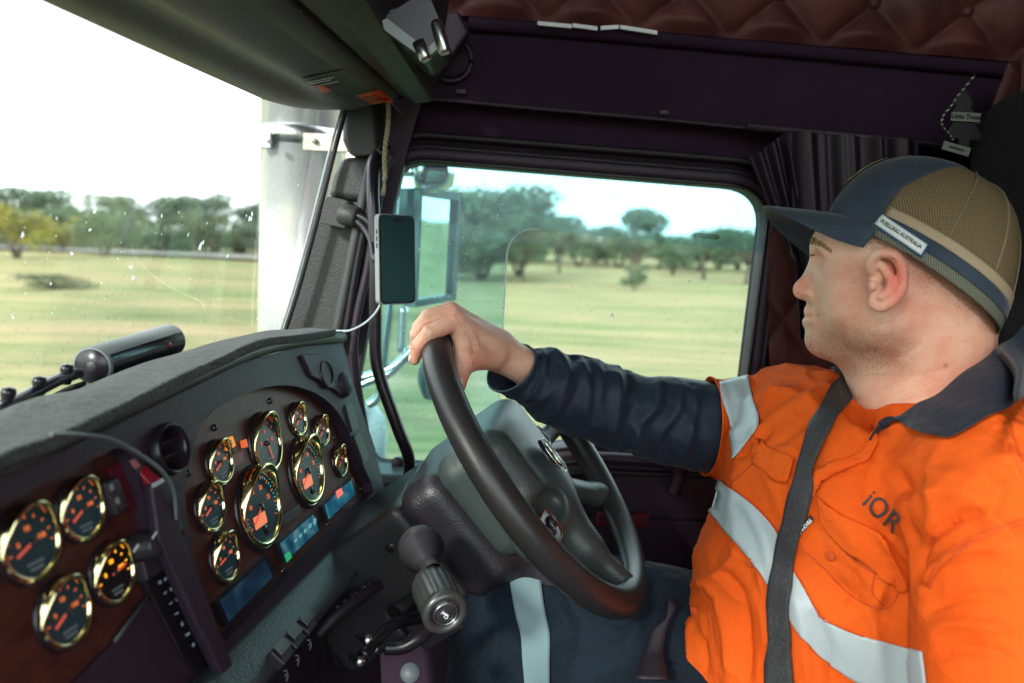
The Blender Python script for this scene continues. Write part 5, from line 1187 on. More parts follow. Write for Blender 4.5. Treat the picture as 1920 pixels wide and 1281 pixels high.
RIDGE = [[(1010, 640), (1022, 680), (1012, 720), (990, 752)], [(1039, 648), (1062, 690), (1056, 731), (1040, 780)], [(1079, 652), (1102, 700), (1104, 750), (1097, 795)], [(1143, 682), (1160, 714), (1155, 789), (1143, 835)], [(1183, 694), (1192, 731), (1178, 783), (1201, 822)], [(1236, 704), (1230, 760), (1201, 795), (1195, 850)], [(1282, 712), (1270, 771), (1236, 818), (1236, 870)], [(1253, 730), (1290, 780), (1310, 840)], [(1120, 668), (1130, 720), (1120, 760)], [(1060, 800), (1110, 820), (1180, 850)], [(1310, 720), (1300, 780), (1286, 840), (1280, 880)]]
NVs = crease(NVs, ncx, [(L, w_, .0068*k_) for L, k_, w_ in zip(RIDGE, RK, RW)]+[([(x+w_*1.9, y+4) for x, y in L], w_*1.1, -.0064*k_) for L, k_, w_ in zip(RIDGE, RK, RW)])
o.data.vertices.foreach_set('co', (NVs-origin(o)).astype(np.float32).ravel()); o.data.update()
NB = BVHTree.FromPolygons([tuple(v) for v in NVs], [tuple(f) for f in NFs])
mk('cuff_seam', *tube([p+nrm(p-np.mean(NVs[84*5:84*6], 0))*.0006 for p in list(NVs[84*5:84*6])+[NVs[84*5]]], .0009, 6, caps=False), NAV, o)
mk('cuff_hem', *tube(list(NVs[:84])+[NVs[0]], .0013, 6, caps=False), mat('hem thread', (.06, .09, .11), .6), o)
def orfold(s, th):
    d = 0
    for s0, w_, ph in ((.25, .05, .3), (.5, .06, 2.0), (.72, .05, 4.0), (.9, .07, 1.0)): d += .006*math.exp(-((s-s0-.06*math.cos(th+ph))/w_)**2)*(.5+.5*math.sin(th+ph*2))
    return d+.003*mnoise.noise(Vector((s*6, math.cos(th)*1.5, math.sin(th)*1.5)))+(.0025 if s < .05 else 0)
OST = [(1326, 800, 1.05, .0690), (1352, 802, 1.05, .0700), (1395, 803, 1.05, .072), (1440, 802, 1.045, .072), (1500, 802, 1.03, .062)]
OV, OF = sleeve(OST, 16, 84, orfold, 2)
os_ = mk('sleeve_top', OV, OF, ORG, driver, solid=-.0016)
OB = BVHTree.FromPolygons([tuple(v) for v in OV]+[tuple(v) for v in TV], [tuple(f) for f in OF]+[tuple(int(i)+len(OV) for i in f) for f in TF])
strip('sleeve_tape', [(1349, 719), (1353, 745), (1366, 790), (1374, 835), (1376, 862)], [(1403, 706), (1411, 740), (1424, 782), (1420, 805), (1392, 842)], TAPE, os_, 30, 10, bvh=OB, fall=1.0)
# trousers ------------------------------------------------------------
def trf(s, th):
    q = Vector((s*7, math.cos(th)*1.2, math.sin(th)*1.2)); return .006*mnoise.noise(q)+.004*(1-2*abs(mnoise.noise(q*1.7+Vector((3, 1, 2)))))
legops = sdf([('+', 0, c_(A(1420, 1235, .98), A(975, 1140, .99), .105, .088)), ('+', .05, c_(A(965, 1150, .99), A(890, 1650, .95), .083, .070)), ('+', .06, c_(A(1480, 1380, .88), A(1200, 1420, .84), .10, .09)), ('+', .05, e_(A(1450, 1330, .92), (.14, .2, .12)))])
LV, LF = polygonize(legops, (-.20, .62, 1.42), (.60, 1.24, 2.15), .006); lN = grad(legops, LV)
LV = LV+lN*(.006*(1-2*np.abs(vn(LV, 6, 5, 1)))-.002+.002*vn(LV, 15, 6, 1))[:, None]
LV = crease(LV, lN, [([(880, 1085), (905, 1110), (900, 1180), (890, 1260)], 6, -.006), ([(905, 1090), (930, 1140), (930, 1281)], 8, .006), ([(1060, 1120), (1090, 1180), (1080, 1270)], 10, -.006), ([(1240, 1060), (1210, 1130), (1215, 1200)], 8, -.008), ([(1120, 1200), (1180, 1180), (1260, 1130)], 9, .006)])
trs = mk('trousers', LV, LF, NAV2, driver)
LB = BVHTree.FromPolygons([tuple(v) for v in LV], [tuple(int(i) for i in f) for f in LF])
strip('leg_tape', [(953, 1048), (957, 1100), (966, 1150), (976, 1190), (980, 1240), (984, 1290)], [(1013, 1075), (1016, 1110), (1022, 1150), (1030, 1190), (1030, 1240), (1030, 1290)], mat('leg tape', (.19, .29, .31), .6, bump=[(700, .25, .0004, 3), (25, .3, .003, 3)]), trs, 50, 10, bvh=LB)
# collar ---------------------------------------------------------------
def collar(inner, outer, name, bul=.010, nrow=9, off=.004):
    a = spline([A(*p) for p in inner], 8); b0 = spline([np.array([p[0], p[1], p[2] if len(p) > 2 else 0.]) for p in outer], 8)
    b = [at(q[0], q[1], q[2]) if q[2] > .3 else cast(q[0], q[1], .009) for q in b0]
    k = min(len(a), len(b)); ia = np.linspace(0, len(a)-1, 60); A_ = np.array(a); B_ = np.array(b)
    f = lambda M: np.stack([np.interp(ia*(len(M)-1)/(len(a)-1), np.arange(len(M)), M[:, c]) for c in range(3)], 1)
    A_, B_ = f(A_), f(B_); rows = []
    for i in range(60):
        row = []; out_ = nrm(nrm(A_[i]-A(1700, 700, .88)*1.0)+np.array([0, -.6, .1]))
        for j in range(nrow):
            s = j/(nrow-1); p = A_[i]*(1-s)+B_[i]*s+out_*bul*math.sin(math.pi*min(1, s*1.05))*(.4 if s > .8 else 1)
            p = p+np.array([0, 0, .0015])*math.sin(i*.5+j); row.append(p)
        rows.append(row)
    V, Fs = grid(rows); o = mk(name, V, Fs, NAV, driver, solid=.0022, sub=1); fix_dir(o); return o
collar([(1930, 600, .90), (1902, 628, .84), (1868, 655, .80), (1820, 690, .778), (1762, 735, .768), (1712, 765, .775), (1672, 790, .79), (1640, 826, .81)],
       [(2010, 690, .83), (1960, 712, .76), (1922, 742, .71), (1885, 778), (1835, 812), (1782, 832), (1735, 824), (1690, 796), (1660, 800), (1638, 834)], 'collar')
collar([(1600, 700, .93), (1585, 694, .95), (1560, 690, .98)], [(1606, 728), (1590, 730), (1562, 705)], 'collar', bul=.002)
# neckband of the shirt beside the throat
strip('placket', [(1640, 800), (1622, 842), (1600, 858), (1560, 872), (1530, 890), (1512, 930)], [(1650, 832), (1630, 866), (1605, 872), (1568, 884), (1545, 905), (1528, 935)], ORG, shirt, 40, 6, off=.003, th=.002)
strip('pocket_flap', [(1541, 932), (1562, 952), (1600, 975), (1640, 985), (1668, 1010), (1690, 1060), (1700, 1098)], [(1546, 975), (1562, 1000), (1590, 1030), (1612, 1045), (1640, 1070), (1668, 1094), (1696, 1104)], ORG, shirt, 40, 10, off=.006, th=.002)
strip('pocket_flap', [(1412, 818), (1440, 836), (1475, 852), (1492, 862)], [(1414, 868), (1432, 882), (1455, 902), (1480, 904)], ORG, shirt, 24, 8, off=.003, th=.0018)
for e in ([(1738, 1098), (1762, 1052), (1830, 1003), (1925, 972)], [(1742, 1104), (1768, 1060), (1836, 1011), (1925, 981)], [(1884, 792), (1900, 850), (1926, 905)], [(1892, 788), (1908, 845), (1930, 895)], ct[:9], cb_[:8], [(1300, 1080), (1330, 1150), (1345, 1290)], [(1430, 850), (1400, 880), (1372, 905)], [(1541, 934), (1560, 1000), (1600, 1050), (1642, 1076)], [(1495, 1022), (1540, 1060), (1600, 1120), (1660, 1140), (1690, 1102)], [(1640, 1076), (1636, 1110), (1655, 1135)]):
    P = [cast(x, y, .0034 if e in (ct[:9], cb_[:8]) else .0004) for x, y in spline([np.array(q, float) for q in e], 10)]
    for k in range(0, len(P)-1, 1): pass
    mk('seam', *tube(P, .0008, 5), mat('orange thread', (.55, .07, .006), .7) if not bpy.data.materials.get('orange thread') else bpy.data.materials['orange thread'], shirt)
for x, y in ((1422, 860), (1559, 1041), (1411, 1056), (1306, 1148)):
    p = cast(x, y, .003); n_ = nrm(C0-p+np.array([.1, 0, .1])); V, Fs = lathe([(0, .0004), (.0025, .0002), (.0034, .0012), (.0046, .0012), (.0052, 0), (.0052, -.0012)], p, n_, 20); bt = mk('button', V, Fs, mat('orange button', (.50, .07, .01), .7, spec=.2) if not bpy.data.materials.get('orange button') else bpy.data.materials['orange button'], shirt)
def drape_text(s, size, c, dx, dy, m_, off, name, par, bvh=None, shear=0, **k):
    V, Fs = text(s, size, np.zeros(3), X_, Y_, 0, res=3, **k); out_ = []
    for v in V: q = np.array(c)+np.array(dx)*(v[0]+shear*v[1])+np.array(dy)*v[1]; out_.append(cast(q[0], q[1], off, bvh))
    o = mk(name, out_, Fs, m_, par, smooth=False, solid=.0006); fix_dir(o); return o
drape_text('iOR', 50, (1657, 960), (.74, .67), (.60, -.80), mat('embroidery', (.035, .04, .045), .7), .0022, 'logo', shirt, shear=.08)
tg = strip('brand_tag', [(1524, 965), (1512, 978), (1496, 996), (1488, 1012)], [(1530, 973), (1519, 985), (1503, 1003), (1494, 1018)], BLKI, shirt, 10, 3, off=.005)
drape_text('TECHNI', 9.5, (1514, 985), (-.68, .73), (.73, .68), WHT, .0066, 'tag_print', tg, bold=True)
strip('tag_end', [(1499, 994), (1490, 1010)], [(1504, 1000), (1495, 1016)], mat('tag yellow', (.55, .6, .25), .6), tg, 4, 3, off=.0064)
# ---------------------------------------------------------------- cap
cf = nrm(A(1560, 392, .930)-A(1850, 545, .840)); cl_ = nrm(-Y_-cf*np.dot(-Y_, cf)); cu_ = np.cross(cf, cl_); cu_ = cu_ if cu_[2] > 0 else -cu_
CA, CB, CH = .110, .086, .124
CO = A(1720, 482, .787)-cl_*CB+cf*.003
def capp(ph, h, off=0):
    """h 0..1 up the crown"""
    th = h*math.pi/2; g_ = max(0, math.cos(th))**(.60+.16*max(0, math.cos(ph))**2); z = CH*math.sin(th)**1.0
    fb = 1+.07*math.cos(ph)*math.sin(2*th)
    p = CO+cf*(CA+off)*math.cos(ph)*g_*fb+cl_*(CB+off)*math.sin(ph)*g_+cu_*(z+off*math.sin(th)); p = p+cf*(.012*math.sin(th)) 
    return p+cu_*.006*math.cos(ph)*(1-h)
cap = driver
def capzone(f, name, m_, off, ph0, ph1, h0, h1, n=60, k=24, par=None, fn=None, sol=.001):
    rows = []
    for i in range(n+1):
        ph = ph0+(ph1-ph0)*i/n; a, b = (fn(ph) if fn else (h0, h1)); rows.append([capp(ph, a+(b-a)*j/k, off) for j in range(k+1)])
    V, Fs = grid(rows); o = mk(name, V, Fs, m_, par, solid=sol); return o
def hz_(name, base, d2, fine):
    m = mat(name, base, .8, spec=.2); t = m.node_tree; b = t.nodes['Principled BSDF']; co = t.nodes.new('ShaderNodeTexCoord')
    wv = t.nodes.new('ShaderNodeTexWave'); wv.inputs['Scale'].default_value = fine; wv.bands_direction = 'Z'; wv.inputs['Distortion'].default_value = .4
    w2 = t.nodes.new('ShaderNodeTexWave'); w2.inputs['Scale'].default_value = fine*.9; w2.bands_direction = 'X'; w2.inputs['Distortion'].default_value = .4
    mm = t.nodes.new('ShaderNodeMath'); mm.operation = 'MULTIPLY'; r = t.nodes.new('ShaderNodeValToRGB'); r.color_ramp.elements[0].position = .05; r.color_ramp.elements[1].position = .55
    r.color_ramp.elements[0].color = lin(d2); r.color_ramp.elements[1].color = lin(base)
    t.links.new(co.outputs['Object'], wv.inputs[0]); t.links.new(co.outputs['Object'], w2.inputs[0]); t.links.new(wv.outputs[1], mm.inputs[0]); t.links.new(w2.outputs[1], mm.inputs[1]); t.links.new(mm.outputs[0], r.inputs[0])
    t.links.new(r.outputs[0], b.inputs['Base Color']); u = t.nodes.new('ShaderNodeBump'); u.inputs['Strength'].default_value = .6; u.inputs['Distance'].default_value = .0008; t.links.new(mm.outputs[0], u.inputs['Height']); t.links.new(u.outputs[0], b.inputs['Normal']); return m
MESH = hz_('cap mesh', (.26, .20, .105), (.09, .062, .032), 150); CAPN = mat('cap navy', (.018, .032, .050), .85, sheen=.15, bump=(420, .7, .001, 2), var=(22, (.034, .054, .078), .35, .75)); CAPT = mat('cap tan', (.33, .26, .16), .8, bump=(900, .4, .0006, 2)); CAPG = hz_('cap grey mesh', (.24, .25, .18), (.07, .08, .06), 150)
cap = root('trucker_cap', 'navy and tan mesh trucker cap with a white patch worn tilted back', 'cap', CO)
SE = math.radians(62)
capzone(None, 'mesh_crown', MESH, .0, SE, 2*math.pi-SE, .10, 1.0, 90, 26, cap)
def frontfn(ph): return (.0, 1.0)
rows = []      # front panels, arched towards the back at the top
for i in range(49):
    s = -1+2*i/48; row = []
    for j in range(27):
        h = j/26*1.0; sp = math.radians(63)+max(0, h-.35)*.75; row.append(capp(s*sp, -.06+h*1.045, .0012))
    rows.append(row)
V, Fs = grid(rows); mk('front_panel', V, Fs, CAPN, cap, solid=.0015)
capzone(None, 'lower_band', CAPG, .0012, SE-.05, 2*math.pi-SE+.05, -.012, .045, 80, 4, cap)
capzone(None, 'navy_band', CAPN, .0020, SE-.02, 2*math.pi-SE+.02, .045, .115, 80, 4, cap)
capzone(None, 'tan_band', CAPT, .0024, SE+.06, 2*math.pi-SE-.06, .115, .170, 80, 4, cap)
for ph0_ in (1.75, 2.35, 3.14): 
    mk('cap_seam', *tube([capp(ph0_, h, .0006) for h in np.linspace(.17, .98, 20)], .0014, 6), mat('seam tape', (.17, .14, .08), .8) if not bpy.data.materials.get('seam tape') else bpy.data.materials['seam tape'], cap)
mk('top_button', *lathe([(0, .004), (.005, .003), (.007, 0)], capp(0, 1, .001), cu_, 16), CAPN, cap)
# visor
rows = []
for i in range(41):
    s = -1+2*i/40; ph = s*math.radians(66); base = capp(ph, .02, .001); row = []
    for j in range(13):
        t = j/12; L_ = .074*math.sqrt(max(0, 1-abs(s)**2.4)); d = nrm(cf*.93-cu_*.30+cf*0)
        p = base+d*L_*t+cu_*(-.020*s*s*t-.004*t*t)-cu_*.0; p = p-cl_*s*0
        row.append(p)
    rows.append(row)
V, Fs = grid(rows); mk('visor', V, Fs, CAPN, cap, solid=.0028, sub=1)
# patch with print on the near side band
def capxy(x, y, off):     # picture point onto the crown
    d = nrm(ray(x, y)); h = CB_.ray_cast(Vector(C0), Vector(d)); n = np.array(h[1]); n = n if n@d < 0 else -n; return np.array(h[0])+n*off
rows = [[capp(ph, h, .0024) for h in np.linspace(0, .6, 20)] for ph in np.linspace(.2, 2.9, 80)]; V, Fs = grid(rows); CB_ = BVHTree.FromPolygons([tuple(v) for v in V], Fs)
def patch_(pts, off, name, m_, th):
    P = [capxy(x, y, off) for x, y in pts]; n = nrm(np.cross(P[len(P)//3]-P[0], P[2*len(P)//3]-P[0])); n = n if n@(C0-P[0]) > 0 else -n; V, Fs = plate(P, [], -n*th); return mk(name, V, Fs, m_, cap, smooth=False)
ribb = lambda e1, e2, off: grid([[capxy(*(np.array(a)*(1-t)+np.array(b)*t), off) for t in np.linspace(0, 1, 5)] for a, b in zip([np.array(e1[0])*(1-s)+np.array(e1[1])*s for s in np.linspace(0, 1, 16)], [np.array(e2[0])*(1-s)+np.array(e2[1])*s for s in np.linspace(0, 1, 16)])])
V, Fs = ribb([(1652, 400), (1743, 460)], [(1636, 422), (1728, 484)], .0010); pb = mk('patch', V, Fs, mat('patch blue', (.02, .09, .18), .6), cap, solid=.0008); fix_dir(pb)
V, Fs = ribb([(1655, 404), (1738, 460)], [(1641, 421), (1726, 479)], .0022); pw = mk('patch_face', V, Fs, mat('patch white', (.62, .66, .64), .6), pb, solid=.0004); fix_dir(pw)
V, Fs = text('FUELLING AUSTRALIA', 9.2, np.zeros(3), X_, Y_, 0, res=2, bold=True, space=.98); P = []
for v in V: q = np.array([1690, 441])+np.array([.835, .555])*v[0]*1.0+np.array([.56, -.83])*v[1]*1.15; P.append(capxy(q[0], q[1], .0034))
mk('patch_lettering', P, Fs, BLKI, pb, smooth=False)
# front emblem of the cap
V, Fs = lathe([(0, .001), (.85, .001), (1, 0)], (0, 0, 0), Z_, 24); P = [capp(v[0]*.32, .45+v[1]*.20, .003+v[2]) for v in V]; mk('front_badge', P, Fs, mat('badge thread', (.45, .38, .22), .7), cap)
# eyebrow and lashes
hb = G(); rr = random.Random(4); HB_ = BVHTree.FromPolygons([tuple(v) for v in HVd], [tuple(int(i) for i in f) for f in HF])
for k in range(300):
    s = rr.random(); x = 1520+s*38; y = 451+6*s+16*s*s+rr.uniform(-6, 7)*(1-.6*s); p = A(x, y, .9)
    h = HB_.ray_cast(Vector(C0), Vector(nrm(ray(x, y))))
    if h[0] is None: continue
    p = np.array(h[0])
    e = p+np.array([rr.uniform(-.004, .001)+s*.004, -.0012, rr.uniform(-.001, .003)]); hb.add(*tube([p, (p+e)/2-Y_*.0006, e], [.0004, .00035, .0001], 4, caps=False))
for k in range(7):
    x, y = 1524+k*.6, 479+rr.uniform(-1, 1)
    h = HB_.ray_cast(Vector(C0), Vector(nrm(ray(x, y))))
    if h[0] is None: continue
    p = np.array(h[0])
    e = p+np.array([-.006, 0, -.001+.002*rr.random()]); hb.add(*tube([p, e], [.00035, .0001], 4, caps=False))
def nail(c, n_, u_, a_, b_):
    n_ = nrm(n_); u_ = nrm(u_-n_*np.dot(u_, n_)); s_ = np.cross(n_, u_); V, Fs = lathe([(0, .0011), (.5, .0009), (.85, .0004), (1, -.0006)], (0, 0, 0), Z_, 20)
    V = np.array([c+s_*v[0]*a_+u_*v[1]*b_+n_*v[2] for v in V]); mk('fingernail', V, Fs, mat('nail', (.72, .47, .38), .28) if not bpy.data.materials.get('nail') else bpy.data.materials['nail'], driver)
HN = BVHTree.FromPolygons([tuple(v) for v in NVd], [tuple(int(i) for i in f) for f in NF])
for x, y, Y, aim, dn in ((777, 672, .908, (-.9, -.35, .05), (-.1, .1, -1)), (780, 653, .936, (-1, -.1, .1), (0, .1, -1)), (861, 716, .898, (.2, -.95, .2), (-.05, 0, -1))):
    c = A(x, y, Y); h = HN.ray_cast(Vector(c+nrm(aim)*.05), Vector(-nrm(aim)))
    if h[0] is not None: nail(np.array(h[0]), np.array(aim, float), np.array(dn, float), .0046, .0056)
st_ = G(); rs_ = random.Random(12)
def stub(n, fx, par_len, gg):
    for _ in range(n):
        x, y, w_ = fx()
        h = HB_.ray_cast(Vector(C0), Vector(nrm(ray(x, y))))
        if h[0] is None: continue
        p = np.array(h[0]); n_ = np.array(h[1]); n_ = n_ if n_@(p-C0) < 0 else -n_
        d = nrm(n_*.8+np.array([rs_.uniform(-.5, .5)+.2, rs_.uniform(-.3, .3), -.5+rs_.uniform(-.3, .3)])); a = nrm(np.cross(d, X_))*w_; b = np.cross(d, nrm(a))*w_
        gg.add([p+a, p-a*.5+b, p-a*.5-b, p+d*par_len*rs_.uniform(.6, 1.3)], [(0, 1, 3), (1, 2, 3), (2, 0, 3)])
def beard():
    while True:
        x, y = rs_.uniform(1505, 1720), rs_.uniform(575, 705); t = min(1, max(0, (y-580)/60))*min(1, max(0, (1725-x)/60))
        if rs_.random() < t: return x, y, .00013
def scalp():
    while True:
        x, y = rs_.uniform(1560, 1900), rs_.uniform(420, 640); e = y-(430+(x-1600)*.55)
        if -30 < e < 55 and not (1622 < x < 1700 and 470 < y < 582) and rs_.random() < 1-abs(e)/60: return x, y, .00012
stub(4500, beard, .0011, st_); st_.mk('stubble', mat('stubble hair', (.20, .12, .06), .7), driver, smooth=False)
sc_ = G(); stub(2600, scalp, .0018, sc_); sc_.mk('cropped_hair', mat('cropped hair', (.17, .11, .06), .7), driver, smooth=False)
hb.mk('eyebrow', mat('hair', (.30, .18, .085), .6), driver)
# ---------------------------------------------------------------- seat belt, seat
AB = OB
bl = spline([np.array(p, float) for p in [(1580, 702), (1555, 735), (1530, 790), (1505, 860), (1485, 930), (1465, 1010), (1448, 1080), (1440, 1150), (1437, 1220), (1438, 1300)]], 6)
br = spline([np.array(p, float) for p in [(1604, 706), (1592, 745), (1565, 800), (1537, 870), (1517, 940), (1503, 1010), (1492, 1070), (1487, 1150), (1490, 1220), (1495, 1300)]], 6)
V, Fs = ribbon(bl, br, 90, 7, .007, AB, .9, sm=4); o = mk('seat_belt', V, Fs, WEB, solid=.0016); fix_dir(o); setp(o, 'dark grey webbing seat belt running down across the orange shirt', 'seat belt')
sf = sdf([('+', 0, b_(A(2035, 760, .93)+X_*.03, (.10, .24, .42), .07)), ('+', .04, b_(A(2010, 560, .93)+X_*.03, (.085, .15, .12), .05)), ('+', .05, b_(A(1600, 1560, .92), (.30, .24, .07), .05))])
V, Fs = polygonize(sf, (.1, .60, 1.45), (.95, 1.26, 2.65), .010); o = mk('driver_seat', V, Fs, mat('seat velour', (.008, .006, .010), .95, bump=[(450, .9, .004, 3)], var=(160, (.018, .015, .02), .5, .75))); setp(o, 'black fleecy driver seat behind the man', 'seat')
# buckle webbing low at the hip
V, Fs = ribbon([(1245, 1135), (1225, 1180), (1208, 1230), (1196, 1300)], [(1258, 1140), (1243, 1190), (1240, 1240), (1250, 1300)], 24, 4, .02, LB, .86, sm=2); o = mk('buckle_strap', V, Fs, RUB, solid=.002); fix_dir(o); setp(o, 'black strap hanging at the man\'s hip beside the shirt hem', 'strap')
# ---------------------------------------------------------------- curtain, pads and air freshener behind
rows = []
for i in range(121):
    s = i/120; row = []
    for j in range(14):
        t = j/13; x = 1474+250*s; y = 246+18*s; x1 = 1500+230*s; y1 = 640
        q = np.array([x, y])*(1-t)+np.array([x1, y1])*t; p = at(q[0], q[1], 1.24)
        p = p+Y_*(.018*math.sin(s*26+1.1*math.sin(s*9))+.004*math.sin(s*61))*(.5+.5*t)-Y_*.004; row.append(p)
    rows.append(row)
V, Fs = grid(rows); CUR = mat('curtain vinyl', (.016, .009, .017), .5, spec=.35, bump=(300, .3, .0008)); t_ = root('curtain', 'dark pleated curtain gathered behind the door window and the cap', 'curtain', at(1600, 640, 1.24)); mk('pleats', V, Fs, CUR, t_)
rows = []
for i in range(41):
    s = i/40; row = []
    for j in range(14):
        t = j/13; q = (np.array([1404, 298])*(1-s)+np.array([1480, 244])*s)*(1-t)+(np.array([1478, 470])*(1-s)+np.array([1530, 560])*s)*t; row.append(at(q[0], q[1], 1.25)+Y_*.008*math.sin(s*19)*(1-.3*t))
    rows.append(row)
V, Fs = grid(rows); mk('tied_edge', V, Fs, CUR, t_)
mk('rail', *tube([at(x, y, 1.255) for x, y in ((1400, 236), (2000, 292))], .006, 8), PLd, t_)
rows = []
for i in range(90):
    row = []
    for j in range(90):
        x, y = 1440+360*j/89, 430+500*i/89; u, v = (x-1468)/88, (y-600)/125; a_2, b_2 = u+v, u-v
        w_ = min(abs(math.sin(math.pi*a_2*.5)), abs(math.sin(math.pi*b_2*.5))); row.append(at(x, y, 1.30)-Y_*.009*w_**.35)
    rows.append(row)
V, Fs = grid(rows); o = mk('quilted_pad', V, Fs, MAR); setp(o, 'maroon diamond-stitched leather pad behind the man\'s face', 'pad')
V, Fs = plate([at(x, y, 1.12) for x, y in [(1925, 120), (1898, 190), (1886, 280), (1884, 430), (2100, 430), (2100, 120)]], [], Y_*.03); o = mk('sleeper_trim', V, Fs, MAR, smooth=False, bevel=.01); setp(o, 'maroon leather trim strip at the right edge above the seat', 'trim')
def freshener():
    t = root('air_freshener', 'black hanging air freshener card with a pale name strip on a speckled cord', 'air freshener', at(1805, 290, 1.10))
    P = [at(x, y, 1.10) for x, y in [(1808, 165), (1826, 196), (1818, 198), (1840, 232), (1828, 234), (1848, 262), (1818, 262), (1816, 292), (1798, 290), (1798, 260), (1770, 256), (1788, 230), (1778, 228), (1794, 196), (1788, 194)]]
    V, Fs = plate(P, [], Y_*.002); c = mk('card', V, Fs, mat('card black', (.012, .008, .012), .5), t, smooth=False)
    def lab(x0, y0, x1, y1, h, s, sz):
        p, q = at(x0, y0, 1.096), at(x1, y1, 1.096); ax = nrm(q-p); az = nrm(np.cross(ax, Y_)); az = az if az[2] > 0 else -az; c_0 = (p+q)/2; g = G(); g.add(*box(c_0, ax, Y_, az, np.linalg.norm(q-p)/2, .0006, h)); l = g.mk('name_strip', mat('strip paper', (.16, .19, .15), .6), c, smooth=False)
        if s: V, Fs = text(s, sz, c_0-Y_*.0014, ax, az, .0002, bold=True)
        else: V, Fs = box(c_0-Y_*.0012, ax, Y_, az, .011, .0002, .0013)
        mk('strip_print', V, Fs, BLKI, c, smooth=False)
    lab(1783, 218, 1838, 221, .0062, 'Little Trees', .0088); lab(1768, 272, 1818, 286, .0060, '', .0068)
    cd_ = spline([at(x, y, 1.095) for x, y in [(1828, 140), (1812, 160), (1795, 180), (1782, 200), (1768, 218), (1766, 235), (1778, 250), (1786, 262)]], 10); mk('cord', *tube(cd_, .0016, 8), BLKI, t)
    g = G(); 
    for k in range(3, len(cd_)-1, 5): g.add(*tube([cd_[k]-Y_*.001+X_*.001, cd_[k+1]-Y_*.0012, cd_[min(k+2, len(cd_)-1)]-Y_*.001-X_*.001], [.0006, .0011, .0006], 6))
    g.mk('cord_flecks', mat('cord fleck', (.5, .52, .45), .6), t)
freshener()
# radio and bracket hanging from the console
def radio():
    t = root('two_way_radio', 'dark two-way radio with grey metal bracket hanging under the overhead console', 'radio', at(780, 60, .95))
    P = lambda L, Y: [at(x, y, Y) for x, y in L]
    V, Fs = plate(P(roundpoly([(722, 30), (800, -20), (838, 70), (828, 84), (796, 108), (785, 106), (722, 50)], 6, 3), .95), [], Y_*.10); mk('radio_body', V, Fs, PLp, t, smooth=False, bevel=.003)
    mt = mat('radio metal', (.16, .18, .17), .35, metal=.6)
    V, Fs = plate(P(roundpoly([(716, 38), (726, 34), (800, 92), (826, 66), (836, 78), (800, 110), (786, 104), (720, 56)], 3, 3), .94), [], Y_*.012); mk('bracket', V, Fs, mt, t, smooth=False, bevel=.0015)
    V, Fs = lathe([(0, -.02), (.006, -.02), (.0075, -.016), (.0075, .016), (.005, .02), (0, .02)], at(826, 70, .93), nrm(Z_*.9-X_*.3), 20); mk('volume_knob', V, Fs, STL, t)
    V, Fs = lathe([(0, -.012), (.006, -.012), (.0075, -.008), (.0075, .012), (0, .013)], at(792, 96, .92), nrm(Z_*.8-X_*.4), 20); mk('channel_knob', V, Fs, STL, t)
    mk('curled_wire', *tube(spline(P([(660, -10), (690, 20), (720, 26), (745, 18), (770, 30)], .96), 8), .003, 8), PLp, t)
radio()
# sun visor clip and lamp under the console near the camera
def maplamp():
    t = root('visor_hardware', 'dark visor rod with ribbed slide and chrome clip under the overhead console', 'visor rod', at(500, 30, .8))
    mk('rod', *tube([at(x, y, Y) for x, y, Y in [(420, -30, .70), (480, 12, .80), (505, 32, .84)]], .006, 12), PLg, t)
    g = G(); a, b = at(430, -6, .72), at(500, 42, .84); ax = nrm(b-a)
    for k in range(16): g.add(*tube([a+(b-a)*k/15-ax*.0012, a+(b-a)*k/15+ax*.0012], .0065, 10))
    g.mk('ribbed_slide', PLd, t)
    mk('chrome_clip', *tube(spline([at(x, y, .83) for x, y in [(485, -5), (498, 12), (508, 24), (516, 34)]], 5), .003, 8), CHR, t)
    V, Fs = lathe([(0, -.022), (.016, -.018), (.026, -.006), (.028, .004), (.024, .016), (0, .022)], at(535, 12, .86), nrm(np.array([.5, .3, .8])), 28); mk('swivel', V, Fs, PLp, t)
    mk('swivel_edge', *tube(spline([at(x, y, .83) for x, y in [(505, 30), (525, 40), (548, 36), (562, 18)]], 6), .0028, 8), mat('pale edge', (.25, .28, .25), .35), t)  # paler tube along the edge of the swivel
maplamp()
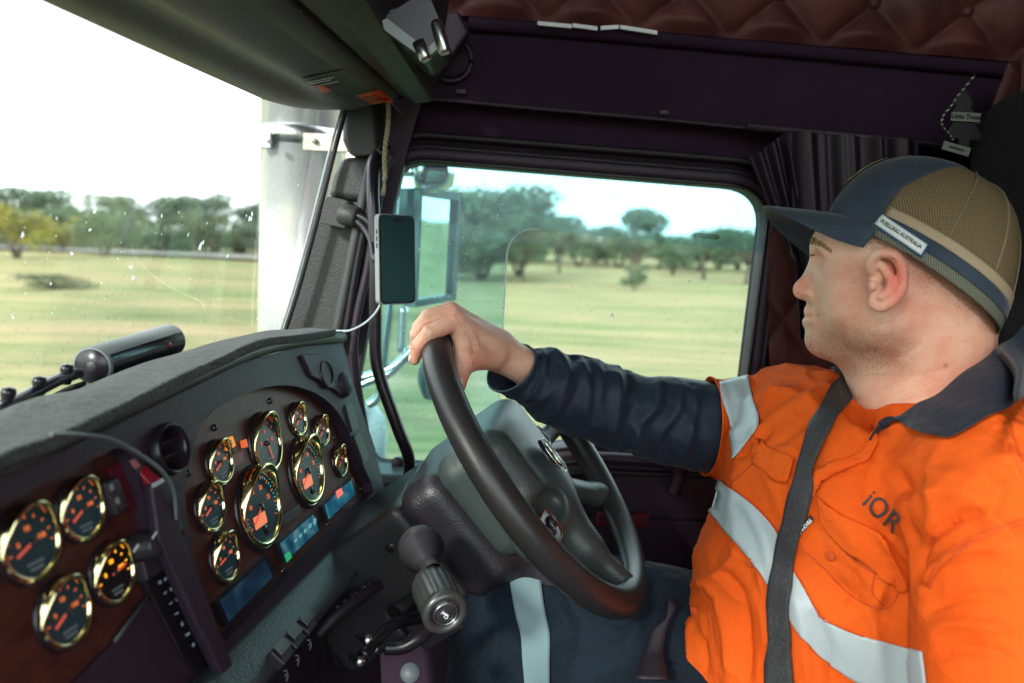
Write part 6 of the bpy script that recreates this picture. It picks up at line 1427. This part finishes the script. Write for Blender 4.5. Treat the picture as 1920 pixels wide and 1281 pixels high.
# stickers on the console underside
HB = hd.data; HBV = BVHTree.FromPolygons([tuple(np.array(v.co)+origin(hd)) for v in HB.vertices], [tuple(p.vertices) for p in HB.polygons])
def stick(e1, e2, name, m_, off, lab=None, n=14, par=None):
    V, Fs = ribbon(e1, e2, n, 6, off, HBV, 1.0); o = mk(name, V, Fs, m_, par or hd.parent); fix_dir(o)
    if lab: o['label'] = lab
    return o
l1 = stick([(565, 147), (604, 137), (645, 129)], [(628, 186), (668, 180), (700, 172)], 'instruction_label', mat('label dark', (.030, .034, .034), .4), .0012)
for k in range(9):
    a = np.array([572+k*3.6, 152+k*4.2-(k % 2)*1.0]); w_ = 52-14*(k > 2)-10*(k % 3 == 1); d = np.array([.965, -.20])
    m2 = WHT if k < 3 else mat('label grey', (.16, .18, .18), .6) if not bpy.data.materials.get('label grey') else bpy.data.materials['label grey']
    x = a[0]+4+(22 if k in (4, 5, 6) else 0)
    q = a+d*(x-a[0]); stick([tuple(q), tuple(q+d*w_*.5), tuple(q+d*w_)], [tuple(q+(1, 1.6)), tuple(q+d*w_*.5+(1, 1.6)), tuple(q+d*w_+(1, 1.6))], 'label_line', m2, .0020, n=6, par=l1)
stick([(590, 159), (606, 157)], [(605, 171), (621, 168)], 'orange_mark', ORGS, .0022, n=5, par=l1)
l2 = stick([(666, 177), (708, 168)], [(698, 193), (740, 191)], 'orange_label', ORGS, .0016, 'orange warning sticker at the corner of the console', n=8)
for k in range(4):
    q = np.array([678+k*7.5, 180.5+k*3.4-k*.3]); d = np.array([.975, -.2]); stick([tuple(q), tuple(q+d*26)], [tuple(q+(.8, 1.3)), tuple(q+d*26+(.8, 1.3))], 'label_line', BLKI, .0024, n=4, par=l2)
# unseen far sides of the cab, added to cut the daylight inside
def shell():
    V, Fs = plate([np.array(p, float) for p in [(-.62, -.78, 1.2), (1.9, -.78, 1.2), (1.9, -.78, 3.28), (1.15, -.78, 3.28), (1.1, -.78, 2.12), (-.40, -.78, 2.0), (-.5, -.78, 3.28), (-.62, -.78, 3.28)]], [], Y_*-.03); o = mk('passenger_door', V, Fs, FAB, smooth=False); setp(o, 'unseen dark passenger door behind the camera with a large open window', 'door')
    V, Fs = plate([np.array(p, float) for p in [(1.70, -.78, 1.2), (1.70, 1.36, 1.2), (1.70, 1.36, 3.28), (1.70, -.78, 3.28)]], [], X_*.03); o = mk('rear_wall', V, Fs, FAB, smooth=False); setp(o, 'unseen dark sleeper wall at the back of the cab', 'wall')
shell()
